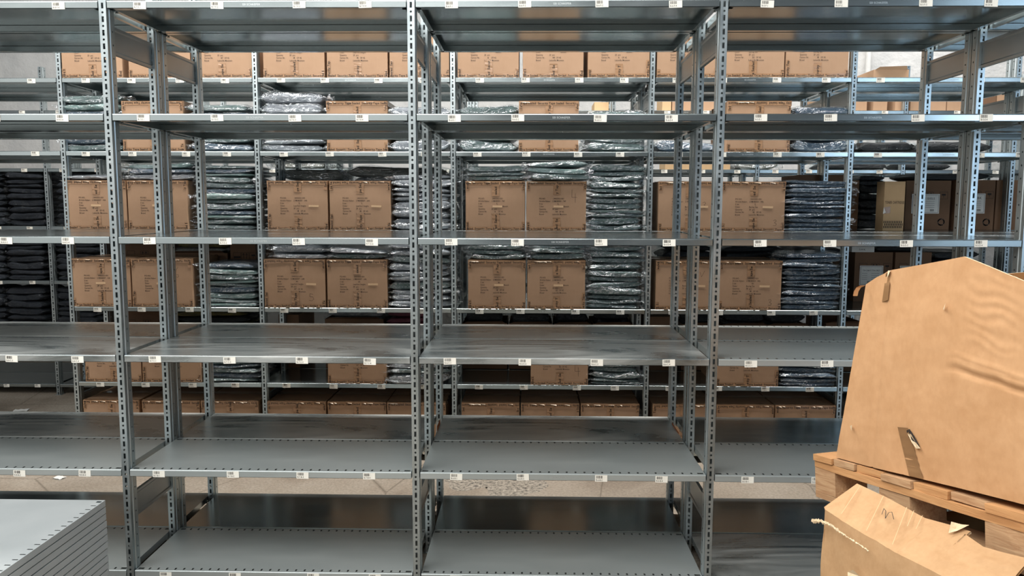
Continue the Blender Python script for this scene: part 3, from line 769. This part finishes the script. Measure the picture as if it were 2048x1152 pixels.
# ------------------------------------------------------------------ foreground: cartons on pallets, right
UDIR = Vector((.27, -.95, 0)).normalized(); VDIR = Vector((.95, .27, 0)).normalized()
L0 = at_y(1628, 907, 2.55)
PN = Vector((-VDIR.x, -VDIR.y, 0))                 # normal of the pallet's left side
RP = at_plane(2008, 1017, L0, PN)                  # nearer end of the same top edge
u3 = (RP - L0).normalized(); w3 = VDIR.copy(); n3 = w3.cross(u3).normalized()
if n3.z < 0: n3 = -n3
def loc_s(px, py): return (at_plane(px, py, L0, PN) - L0).dot(u3)
PL = .86; PD = .80
pm = Matrix((u3, w3, n3)).transposed().to_4x4(); pm.translation = L0
pal = empty('wooden_pallet', (0, 0, 0)); pal.matrix_world = pm
tag(pal, 'tilted wooden pallet between the two big cartons at lower right', 'pallet')
def pbox(a, b, m_=None, rough=.0, seg=1):
    mb = MB(); mb.box(a, b); return mb
def plank(name, a, b, m_, seed):
    rnd = random.Random(seed); mb = MB()
    nx = 6; x0, y0, z0 = a; x1, y1, z1 = b
    long_u = (x1 - x0) > (y1 - y0)
    ring = []
    for k in range(nx + 1):
        f = k / nx; j = lambda: rnd.uniform(-.0018, .0018)
        if long_u:
            x = x0 + (x1 - x0) * f; ring.append([(x, y0 + j(), z0 + j()), (x, y1 + j(), z0 + j()), (x, y1 + j(), z1 + j()), (x, y0 + j(), z1 + j())])
        else:
            y = y0 + (y1 - y0) * f; ring.append([(x1 + j(), y, z0 + j()), (x0 + j(), y, z0 + j()), (x0 + j(), y, z1 + j()), (x1 + j(), y, z1 + j())])
    vs = [p for r in ring for p in r]; fs = [(3, 2, 1, 0)] + [(nx * 4 + q for q in range(4))]
    fs = [(0, 1, 2, 3)[::-1], tuple(nx * 4 + q for q in range(4))]
    for k in range(nx):
        for q in range(4):
            fs.append((k * 4 + q, k * 4 + (q + 1) % 4, k * 4 + 4 + (q + 1) % 4, k * 4 + 4 + q))
    mb.add(vs, fs); return mb.build(name, [m_], pal)
bs = [loc_s(x, y) for x, y in ((1628, 907), (1666, 925), (1709, 940), (1763, 955), (1826, 975), (1896, 995), (1972, 1012))] + [PL]
for k in range(7):
    plank('deck_board', (bs[k] + .001, -.004 + .006 * (k % 3), -.020), (bs[k + 1] - .004, PD, 0), M_WOOD2 if k % 2 else M_WOOD, k)
plank('stringer_board', (0, 0, -.043), (PL, .10, -.0215), M_WOOD, 20)
plank('stringer_board', (0, PD - .1, -.043), (PL, PD, -.0215), M_WOOD, 21)
plank('stringer_board', (0, PD / 2 - .05, -.043), (PL, PD / 2 + .05, -.0215), M_WOOD, 22)
sm, sr = loc_s(1758, 985), loc_s(1968, 1035)
for k, y in enumerate((0.002, PD / 2 - .06, PD - .12)):
    for s0, s1 in ((0, .10), (sm, sm + .12), (sr, PL)):
        plank('block', (s0, y, -.122), (s1, y + .12, -.0435), M_WOOD if k else M_WOOD2, int(s0 * 100) + k)
    plank('bottom_board', (0, y, -.143), (PL, y + .12, -.1225), M_WOOD2, 40 + k)

def lerp_poly(poly, t):
    # poly of (param, x, y)
    for a, b in zip(poly[:-1], poly[1:]):
        if t <= b[0]:
            f = (t - a[0]) / (b[0] - a[0]); return (a[1] + (b[1] - a[1]) * f, a[2] + (b[2] - a[2]) * f)
    return poly[-1][1:]
# upper carton: its left wall follows the photograph's outline, in the plane of the pallet's left side
CP = L0 + VDIR * .012
Z0 = CP - u3 * 0
top = [(0, 1727, 569), (.07, 1752, 554), (.10, 1768, 547), (.115, 1777, 541), (.16, 1800, 537), (.42, 1930, 513), (.55, 1985, 536), (.70, 2048, 562), (1, 2210, 612)]
bot = [(0, 1671, 915), (.115, 1742, 934), (.42, 1905, 973), (.70, 2048, 1009), (1, 2225, 1054)]
NU, NVV = 120, 90
def wallpt(fu, fv):
    a = lerp_poly(top, fu); b = lerp_poly(bot, fu)
    bow = math.sin(PI * fv) * 0 * (1 - min(1, fu / .12)) if fu < .12 else 0
    f = fv
    px = a[0] * f + b[0] * (1 - f) + bow; py = a[1] * f + b[1] * (1 - f)
    p = at_plane(px, py, CP, PN)
    # the corner strip beyond the crease folds back, more so towards the top
    if fu < .115: p = p + VDIR * ((.115 - fu) * .07 * (.25 + .75 * fv))
    d = .010 * math.sin(PI * fv) * math.sin(PI * min(1, fu * 1.1))
    d += .0022 * noise.noise(Vector((fu * 5, fv * 4, 3.1))) + .0006 * noise.noise(Vector((fu * 30, fv * 22, 1.1)))
    # crumpled zone right of the crease, upper part
    cz = max(0, 1 - ((fu - .56) / .14) ** 2) * max(0, 1 - ((fv - .80) / .22) ** 2)
    d += .0011 * cz * math.sin(fv * 120 + 4 * noise.noise(Vector((fu * 9, fv * 9, 0))))
    # buckled ridge on the right
    if fu > .36:
        zc = .545 - (fu - .36) * .02; e = fv - zc - .012 * noise.noise(Vector((fu * 11, 2, 2)))
        r = min(1, (fu - .36) * 9)
        d += r * (.004 * math.exp(-(e / .010) ** 2) - .006 * math.exp(-((e + .034) / .009) ** 2) + .003 * math.exp(-((e - .03) / .012) ** 2))
    # long soft vertical fold at the apex
    d += .003 * math.exp(-((fu - .42) / .035) ** 2) * fv
    d -= .004 * math.exp(-((fu - .118) / .006) ** 2)
    d -= .0018 * math.exp(-((fu - .235) / .005) ** 2) + .0022 * math.exp(-((fu - .655) / .005) ** 2)
    return p + PN * d
mb = MB()
pts = [wallpt(u / NU, v / NVV) for u in range(NU + 1) for v in range(NVV + 1)]
TH = .005
mb.grid(pts, NU + 1, NVV + 1, 0, True)
inn = [p - PN * TH for p in pts]
mb.add(inn, [(u * (NVV + 1) + v + 1, (u + 1) * (NVV + 1) + v + 1, (u + 1) * (NVV + 1) + v, u * (NVV + 1) + v) for u in range(NU) for v in range(NVV)], 1, True)
rim = [pts[u * (NVV + 1) + NVV] for u in range(NU + 1)]; rin = [inn[u * (NVV + 1) + NVV] for u in range(NU + 1)]
mb.add(rim + rin, [(u, u + 1, NU + 1 + u + 1, NU + 1 + u) for u in range(NU)], 2)
edge = [pts[v] for v in range(NVV + 1)]
# far wall, right wall, near wall
CWD = .74
def other_wall(A0, A1, B0, B1, n=14, wob=.01):
    ps = []
    for u in range(n + 1):
        for v in range(n + 1):
            fu, fv = u / n, v / n
            p = (A0 * (1 - fu) + B0 * fu) * (1 - fv) + (A1 * (1 - fu) + B1 * fu) * fv
            p = p + Vector((noise.noise(Vector((fu * 3, fv * 3, wob * 90))), noise.noise(Vector((fu * 3, fv * 3, wob * 50 + 9))), 0)) * wob * math.sin(PI * fu) * math.sin(PI * fu) * fv
            ps.append(p)
    mb.grid(ps, n + 1, n + 1, 0, True)
    q = [p + (cen - p).normalized() * TH * Vector((1, 1, 0)).length if False else p + Vector(((cen - p).x, (cen - p).y, 0)).normalized() * TH for p in ps]
    mb.add(q, [(u * (n + 1) + v + 1, (u + 1) * (n + 1) + v + 1, (u + 1) * (n + 1) + v, u * (n + 1) + v) for u in range(n) for v in range(n)], 1, True)
    r0 = [ps[u * (n + 1) + n] for u in range(n + 1)]; r1 = [q[u * (n + 1) + n] for u in range(n + 1)]
    mb.add(r0 + r1, [(u, u + 1, n + 1 + u + 1, n + 1 + u) for u in range(n)], 2)
fb, ft = pts[0], pts[NVV]; nb, ntp = pts[NU * (NVV + 1)], pts[-1]
cen = (fb + nb) / 2 + VDIR * CWD / 2
fb2, nb2 = fb + VDIR * CWD, nb + VDIR * CWD
# the opposite rim is seen over the near one
far_rim = at_plane(1932, 512, CP + VDIR * CWD, PN); nr_rim = at_plane(2052, 521, CP + VDIR * CWD, PN)
sl = (nr_rim - far_rim); 
ft2 = ft + VDIR * CWD; ft2.z = far_rim.z - .02; nt2 = ntp + VDIR * CWD; nt2.z = nr_rim.z
other_wall(fb, ft, fb2, ft2); other_wall(fb2, ft2, nb2, nt2); other_wall(nb2, nt2, nb, ntp)
mb.add([fb, nb, nb2, fb2], [(0, 1, 2, 3)], 1)
root = mb.build('big_carton', [M_BIG, M_BIGIN, M_TORN]); tag(root, 'large battered open brown carton standing on the tilted pallet', 'carton')
def on_wall(px, py, off=.0): return at_plane(px, py, CP, PN) + PN * (.016 + off)
def nearest_wall(px, py, off):
    # nearest modelled wall point along the camera ray, by matching projected columns
    best = None; d = ray(px, py)
    for p in pts:
        w = p - CAM; t = w.dot(d); e = (w - d * t).length
        if best is None or e < best[0]: best = (e, t)
    return CAM + d * (best[1] - off)
def quad_strip(px, name, m_, n=14, off=.004):
    mb = MB(); vs = []
    (a0, a1), (b0, b1) = px
    for k in range(n + 1):
        f = k / n
        for (p, q) in ((a0, b0), (a1, b1)):
            vs.append(nearest_wall(p[0] + (q[0] - p[0]) * f, p[1] + (q[1] - p[1]) * f, off))
    mb.add(vs, [(2 * k, 2 * k + 1, 2 * k + 3, 2 * k + 2) for k in range(n)], 0, True); return mb.build(name, [m_], root)
quad_strip((((1795, 854), (1816, 856)), ((1818, 951), (1846, 958))), 'tape_strip', M_BIGTAPE)
quad_strip((((1772, 546), (1782, 543)), ((1764, 604), (1776, 600))), 'tape_strip', M_BIGTAPE)
mb = MB()
hole = [(1813, 861), (1819, 858), (1829, 873), (1838, 890), (1840, 897), (1833, 896), (1824, 880), (1815, 872)]
vs = [nearest_wall(x, y, .006) for x, y in hole]; mb.add(vs, [tuple(range(len(vs)))], 0)
fl = [(1815, 867), (1822, 868), (1831, 884), (1841, 897), (1832, 897), (1823, 884)]
vs = [nearest_wall(x, y, .009 + .004 * (k % 2)) for k, (x, y) in enumerate(fl)]; mb.add(vs, [(0, 1, 2), (0, 2, 5), (5, 2, 4), (2, 3, 4)], 1)
mb.build('torn_hole', [M_INK, M_TORN], root)
mb = MB()
for tri in (((1886, 618), (1891, 606), (1888, 620)), ((1700, 852), (1704, 850), (1703, 862)), ((1776, 541), (1781, 541), (1774, 556))):
    mb.add([nearest_wall(x, y, .008 + .006 * k) for k, (x, y) in enumerate(tri)], [(0, 1, 2)], 0)
mb.build('torn_edge', [M_TORN], root)
mb = MB()
cv = [(1727, 571), (1718, 575), (1713, 583), (1711, 592)]
cp3 = [nearest_wall(x, y, .02) for x, y in cv]
for a, b in zip(cp3[:-1], cp3[1:]):
    s = Vector((.006, 0, 0)); mb.add([a - s, a + s, b + s, b - s], [(0, 1, 2, 3)], 0)
    s2 = Vector((.006, .004, 0)); mb.add([a - s + Y_ * .004, a + s + Y_ * .004, b + s + Y_ * .004, b - s + Y_ * .004], [(3, 2, 1, 0)], 0)
mb.build('torn_edge', [M_BIG], root)

# lower carton, lid flaps pressed up under the pallet
LP = at_y(1649, 1018, 2.20)
u2 = Vector((.33, -.944, 0)).normalized(); v2 = Vector((.944, .33, 0)).normalized(); n2 = -v2
crease = [(0, 1650, 1019), (.12, 1685, 1042), (.25, 1725, 1067), (.45, 1797, 1108), (.7, 1885, 1152), (1, 1990, 1200)]
mb = MB(); rows = []
n = 120; m_ = 26
for k in range(n + 1):
    fu = k / n; cx, cyy = lerp_poly(crease, fu)
    t_ = at_plane(cx, cyy, LP, n2)
    for j in range(m_ + 1):
        fv = j / m_
        z = t_.z * (1 - fv)
        x_sh = .006 * math.sin(fv * 9) * (1 - fu)
        p = Vector((t_.x, t_.y, z)) + n2 * (.018 * math.sin(PI * min(1, fv * 1.2)) * math.sin(PI * fu) + .004 * noise.noise(Vector((fu * 8, fv * 8, 2))) + .0015 * noise.noise(Vector((fu * 30, fv * 30, 2)))) - u2 * x_sh
        rows.append(p)
mb.grid(rows, n + 1, m_ + 1, 0, True)
cr3 = [rows[k * (m_ + 1)] for k in range(n + 1)]
# lid flap: rises gently away from the crease
lid_n = (v2 * -.34 + Z_ * .94).normalized()
ln = u2.cross(v2 * .94 + Z_ * .34).normalized(); ln = ln if ln.z > 0 else -ln
upper = [(0, 1648, 1014), (.10, 1714, 967), (.25, 1772, 994), (.40, 1850, 1036), (.52, 1905, 1051), (.60, 1942, 1063), (.625, 1930, 1068), (.70, 1966, 1093), (.80, 2000, 1103), (1, 2060, 1118)]
lid = []; jn = 14
for k in range(n + 1):
    fu = k / n; ux, uy = lerp_poly(upper, fu); e = at_plane(ux, uy, LP + Z_ * .004, ln)
    b0 = cr3[k] if k else cr3[0]
    for j in range(jn + 1):
        f = j / jn
        p = b0 * (1 - f) + e * f + ln * (.006 * noise.noise(Vector((fu * 9, f * 5, 5))) * math.sin(PI * f) + .0045 * sum(math.exp(-((fu - c_) / .006) ** 2) for c_ in (.095, .235, .33, .40, .45)) * math.sin(PI * min(1, f * 1.15 + .05)))
        lid.append(p)
mb.add(lid, [(k * (jn + 1) + j, (k + 1) * (jn + 1) + j, (k + 1) * (jn + 1) + j + 1, k * (jn + 1) + j + 1) for k in range(n) for j in range(jn)], 0, True)
lin = [p - ln * .007 for p in lid]
mb.add(lin, [(k * (jn + 1) + j, k * (jn + 1) + j + 1, (k + 1) * (jn + 1) + j + 1, (k + 1) * (jn + 1) + j) for k in range(n) for j in range(jn)], 1, True)
ed = [lid[k * (jn + 1) + jn] for k in range(n + 1)]; ed2 = [lin[k * (jn + 1) + jn] for k in range(n + 1)]
mb.add(ed + ed2, [(k, k + 1, n + 2 + k, n + 1 + k) for k in range(n)], 2)
A = Vector((cr3[0].x, cr3[0].y, 0)); B = Vector((cr3[-1].x, cr3[-1].y, 0)); C = B + v2 * .78; Dd = A + v2 * .78
zt2 = .80; up = Z_ * zt2
for p, q in ((A, Dd), (Dd, C), (C, B)):
    zb_ = lambda r: Z_ * (L0.z - .150 + (r - L0).dot(UDIR) * u3.z / math.sqrt(1 - u3.z ** 2))
    mb.add([p, q, q + zb_(q), p + zb_(p)], [(0, 1, 2, 3)], 0)
    ii = ((A + C) / 2 - p).normalized() * .01; jj = ((A + C) / 2 - q).normalized() * .01
    mb.add([p + ii, q + jj, q + jj + zb_(q), p + ii + zb_(p)], [(3, 2, 1, 0)], 1)
mb.add([A + Z_ * .003, B + Z_ * .003, C + Z_ * .003, Dd + Z_ * .003], [(0, 1, 2, 3)], 1)
low = mb.build('big_carton', [M_BIGLOW, M_BIGIN, M_TORN]); tag(low, 'crushed mottled brown carton under the tilted pallet, lid flap torn', 'carton')
def lowpt(px, py, off, plane=0):
    return (at_plane(px, py, LP, n2) + n2 * (.022 + off)) if plane == 0 else (at_plane(px, py, LP + Z_ * .004, ln) + ln * off)
mb = MB(); rr = random.Random(3)
tear = [(1637, 1041), (1650, 1040), (1664, 1044), (1678, 1050), (1690, 1060), (1706, 1070), (1720, 1079), (1735, 1088), (1752, 1100)]
tl_, vs = 64, []
for k in range(tl_ + 1):
    f = k / tl_ * (len(tear) - 1); q = min(int(f), len(tear) - 2); f -= q
    x = tear[q][0] * (1 - f) + tear[q + 1][0] * f; y = tear[q][1] * (1 - f) + tear[q + 1][1] * f
    hh = (4.4 if k < 34 else 2.0) * (1 - .5 * k / tl_)
    vs += [lowpt(x + rr.uniform(-1, 1), y - hh - rr.uniform(-1, 1.5), .001), lowpt(x, y + rr.uniform(-1, 1), .002 + rr.uniform(0, .003)), lowpt(x + rr.uniform(-1, 1), y + hh * .5 + rr.uniform(-1.5, 3.2), .001)]
mb.add(vs, [f for k in range(tl_) for f in ((3 * k, 3 * k + 1, 3 * k + 4, 3 * k + 3), (3 * k + 1, 3 * k + 2, 3 * k + 5, 3 * k + 4))], 0)
tear2 = [(1712, 1141), (1726, 1136), (1738, 1150), (1716, 1149)]
mb.add([lowpt(x, y, .006 + .006 * (k % 2)) for k, (x, y) in enumerate(tear2)], [(0, 1, 2), (0, 2, 3)], 0)
mb.build('torn_edge', [M_TORN], low)
mb = MB()
mb.add([lowpt(x, y, .006 + .010 * (k % 2), 1) for k, (x, y) in enumerate(((1898, 1070), (1905, 1054), (1925, 1053), (1941, 1061), (1915, 1066)))], [(0, 1, 2, 4), (4, 2, 3)], 0)
mb.build('torn_edge', [M_TORN], low)
mb = MB()
pts2 = [lowpt(x, y, .008, 1) for x, y in ((1765, 1034), (1769, 1022), (1773, 1027), (1772, 1042), (1779, 1030), (1785, 1029), (1789, 1044))]
for a, b in zip(pts2[:-1], pts2[1:]):
    s = (b - a).cross(ln).normalized() * .0008; mb.add([a - s, a + s, b + s, b - s], [(0, 1, 2, 3)], 0)
mb.build('marker_scribble', [M_INK], low)

mb = MB()
for (xa_, ya_), (xb_, yb_) in (((1722, 975), (1684, 1032)), ((1768, 996), (1734, 1066)), ((1815, 1019), (1786, 1094)), ((1829, 1026), (1816, 1057)), ((1846, 1036), (1833, 1063))):
    ps = [lowpt(xa_ + (xb_ - xa_) * q / 8, ya_ + (yb_ - ya_) * q / 8, .0075, 1) for q in range(9)]
    for a, b in zip(ps[:-1], ps[1:]):
        s = (b - a).cross(ln).normalized() * .0008; mb.add([a - s, a + s, b + s, b - s], [(0, 1, 2, 3)], 0)
mb.build('worn_crease', [M_CREASE], low)

# ------------------------------------------------------------------ loose shelves stacked at lower left
SY = 3.0; cpt = at_y(211, 1000, SY)
SX = cpt.x; SZT = cpt.z; SHH = .0275; NS = int(SZT / SHH); SHH = SZT / NS
def loose_shelf():
    mb = MB(); Ln = 1.259; Wd = .48; hh = SHH - .0045
    # top plate with slots along the right long edge; long axis -> -y, width -> -x
    n = 32; c = Ln / n; sw = .03
    for k in range(n):
        h = rect_hole(c, sw, .006, .020) if k else rect_hole(c, sw, .014, .020)
        mb.cell(Vector((0, -k * c, 0)), -Y_, -X_, c, sw, h)
        mb.cell(Vector((-Wd + sw, -k * c, 0)), -Y_, -X_, c, sw, rect_hole(c, sw, .006, .017))
    mb.add([(-sw, 0, 0), (-sw, -Ln, 0), (-Wd + sw, -Ln, 0), (-Wd + sw, 0, 0)], [(3, 2, 1, 0)])
    e = .002
    for (a, b) in (((0, 0), (0, -Ln)), ((-Wd, -Ln), (-Wd, 0)), ((-Wd, 0), (0, 0)), ((0, -Ln), (-Wd, -Ln))):
        mb.add([(a[0], a[1], 0), (b[0], b[1], 0), (b[0], b[1], -hh), (a[0], a[1], -hh)], [(3, 2, 1, 0)])
    mb.add([(0, 0, -hh), (0, -Ln, -hh), (-.034, -Ln, -hh), (-.034, 0, -hh)], [(0, 1, 2, 3)])
    mb.add([(-.034, 0, -hh), (-.034, -Ln, -hh), (-.034, -Ln, -.001), (-.034, 0, -.001)], [(0, 1, 2, 3)])
    return mb.mesh('loose_shelf', [M_LOOSE])
M_LOOSE = metal('pale_galvanised_sheet', (.56, .60, .605), (.62, .65, .65), .34, .30, .34, .42, (1, 1, 1), .03)
ME_LOOSE = loose_shelf()
for k in range(NS):
    z = SZT - k * SHH
    o = link('loose_shelf', ME_LOOSE, None, (SX + random.uniform(-.0015, .0015) * (k > 0), SY + random.uniform(-.002, .002), z))
    pos = 'uppermost' if k == 0 else '%s from top' % ord_[k] if k < 16 else '%s from floor' % ord_[NS - 1 - k]
    tag(o, 'grey perforated steel shelf panel, %s, in the stack at lower left' % pos, 'shelf panel', 'loose shelf panels stacked at lower left')

# ------------------------------------------------------------------ floor, wall, litter
m, nt, b = mat('worn_concrete_floor')
v = coords(nt)
n1 = noise_tex(nt, v, 1.3, 6, .6, .5); n2_ = noise_tex(nt, v, 60, 5, .7)
mx = nt.nodes.new('ShaderNodeMixRGB'); mx.blend_type = 'MULTIPLY'; mx.inputs['Fac'].default_value = .55
nt.links.new(ramp(nt, n1, [(.3, (.20, .155, .115)), (.5, (.33, .275, .215)), (.7, (.40, .345, .28))]), mx.inputs['Color1'])
nt.links.new(ramp(nt, n2_, [(.35, (.45, .45, .45)), (.65, (1.15, 1.15, 1.15))]), mx.inputs['Color2'])
vo = nt.nodes.new('ShaderNodeTexVoronoi'); vo.feature = 'DISTANCE_TO_EDGE'; vo.inputs['Scale'].default_value = .9; nt.links.new(v, vo.inputs['Vector'])
cr = ramp(nt, vo.outputs['Distance'], [(0, (.35, .33, .3)), (.006, (1, 1, 1))])
mx2 = nt.nodes.new('ShaderNodeMixRGB'); mx2.blend_type = 'MULTIPLY'; mx2.inputs['Fac'].default_value = .7
nt.links.new(mx.outputs[0], mx2.inputs['Color1']); nt.links.new(cr, mx2.inputs['Color2'])
nt.links.new(mx2.outputs[0], b.inputs['Base Color']); b.inputs['Roughness'].default_value = .85
bump(nt, b, n2_, .5, .01)
M_FLOOR = m
mb = MB(); mb.box((-9, -6, -.2), (11, 9.4, 0)); tag(mb.build('floor', [M_FLOOR]), 'worn brown concrete floor under the shelving', 'floor', kind='structure')
# broken patches of concrete
m, nt, b = mat('broken_concrete'); b.inputs['Roughness'].default_value = .95
nt.links.new(ramp(nt, noise_tex(nt, coords(nt), 45, 5, .75), [(.35, (.06, .055, .05)), (.5, (.27, .235, .19)), (.65, (.45, .40, .33))]), b.inputs['Base Color'])
for k, (x0p, y0p, rx, ry) in enumerate(((960, 962, .19, .10), (1030, 972, .22, .11))):
    c = at_plane(x0p, y0p, Vector((0, 0, 0)), Z_); mb = MB(); vs = []
    nr, na = 9, 36
    for r in range(nr + 1):
        for a in range(na):
            th = 2 * PI * a / na; w = 1 + .45 * noise.noise(Vector((math.cos(th) * 1.7 + k * 9, math.sin(th) * 1.7, r * .05)))
            f = r / nr
            z = .0005 + .012 * max(0, noise.noise(Vector((f * math.cos(th) * 14, f * math.sin(th) * 14, k * 5)))) * (1 - f ** 3)
            vs.append((c.x + rx * w * f * math.cos(th), c.y + ry * 1.6 * w * f * math.sin(th), z))
    mb.add(vs, [(r * na + a, (r + 1) * na + a, (r + 1) * na + (a + 1) % na, r * na + (a + 1) % na) for r in range(nr) for a in range(na)], 0, False)
    tag(mb.build('broken_concrete_patch', [m]), 'patch of crumbled concrete on the aisle floor, %s one' % ('left', 'right')[k], 'floor damage', 'crumbled floor patches', kind='structure')
def litter(px, py, w, h, rot, label):
    c = at_plane(px, py, Vector((0, 0, 0)), Z_); mb = MB(); pts = []
    for u in range(6):
        for v in range(3):
            pts.append((w * (u / 5 - .5), h * (v / 2 - .5), .003 + .006 * abs(math.sin(u * 1.3 + v))))
    mb.grid(pts, 6, 3, 0, True)
    mb.add([(p[0], p[1], 0) for p in (pts[0], pts[15], pts[17], pts[2])], [(0, 3, 2, 1)])
    o = mb.build('paper_scrap', [M_WHITE], None, (c.x, c.y, .001)); o.rotation_euler = (0, 0, rot); tag(o, label, 'paper scrap')
litter(42, 822, .11, .07, .25, 'white paper scrap on the floor of the left passage')
litter(119, 957, .07, .05, -.4, 'crumpled pale scrap on the floor under the left bay')
litter(144, 769, .10, .09, .8, 'pale paper corner beside the middle row left upright')

m, nt, b = mat('painted_brick_wall')
nt.links.new(ramp(nt, noise_tex(nt, coords(nt), 2.5, 6, .65), [(.3, (.50, .50, .49)), (.55, (.62, .61, .59)), (.75, (.68, .67, .65))]), b.inputs['Base Color']); b.inputs['Roughness'].default_value = .9
bump(nt, b, noise_tex(nt, coords(nt), 5, 6, .6), .5, .05)
mb = MB(); mb.box((-9, 9.2, 0), (11, 9.4, 6)); tag(mb.build('wall_back', [m]), 'rough white painted wall behind the farthest shelving row', 'wall', kind='structure')
mb = MB(); c = at_y(1738, 120, 9.1); n_ = 14
vs = [(c.x + .03 * math.cos(2 * PI * k / n_), 9.12 + .03 * math.sin(2 * PI * k / n_), z) for z in (0, 4.5) for k in range(n_)]
mb.add(vs, [(k, (k + 1) % n_, n_ + (k + 1) % n_, n_ + k) for k in range(n_)], 0, True)
mb.add([(c.x - .045, 9.09, 2.6), (c.x + .045, 9.09, 2.6), (c.x + .045, 9.09, 2.63), (c.x - .045, 9.09, 2.63)], [(0, 1, 2, 3)])
tag(mb.build('wall_pipe', [flat('white_pipe_paint', (.7, .69, .66), .5)]), 'white vertical pipe on the back wall at upper right', 'pipe')

# ------------------------------------------------------------------ light
w = bpy.data.worlds.new('world'); SC.world = w; w.use_nodes = True
w.node_tree.nodes['Background'].inputs[0].default_value = (.80, .90, 1, 1); w.node_tree.nodes['Background'].inputs[1].default_value = .07
def area(name, loc, aim, sx, sy, power, col):
    l = bpy.data.lights.new(name, 'AREA'); l.shape = 'RECTANGLE'; l.size = sx; l.size_y = sy; l.energy = power; l.color = col
    o = bpy.data.objects.new(name, l); COL.objects.link(o); o.location = loc
    o.rotation_euler = (Vector(aim) - Vector(loc)).to_track_quat('-Z', 'Y').to_euler(); return o
area('door_daylight', (-4.5, -4.8, 3.6), (.9, 3.6, 1.5), 10, 5.5, 140, (1, .985, .95))
area('skylight_front', (-1.6, .2, 5.3), (.2, 3.0, .6), 7, 3.0, 400, (1, 1, .985))
area('skylight_aisle', (.6, 4.78, 5.4), (.6, 4.78, 0), 8, .6, 400, (1, .97, .93))
area('window_right', (6.2, -1.7, 2.7), (2.4, 4.2, 2.3), 2.4, 2.2, 75, (.58, .78, 1))
area('skylight_back', (5.2, 8.3, 5.2), (5.0, 8.9, 2.6), 4, .8, 85, (1, .99, .97))
vs_ = SC.view_settings; vs_.view_transform = 'Standard'; vs_.look = 'None'; vs_.gamma = 1.0; vs_.use_curve_mapping = False; vs_.exposure = .35
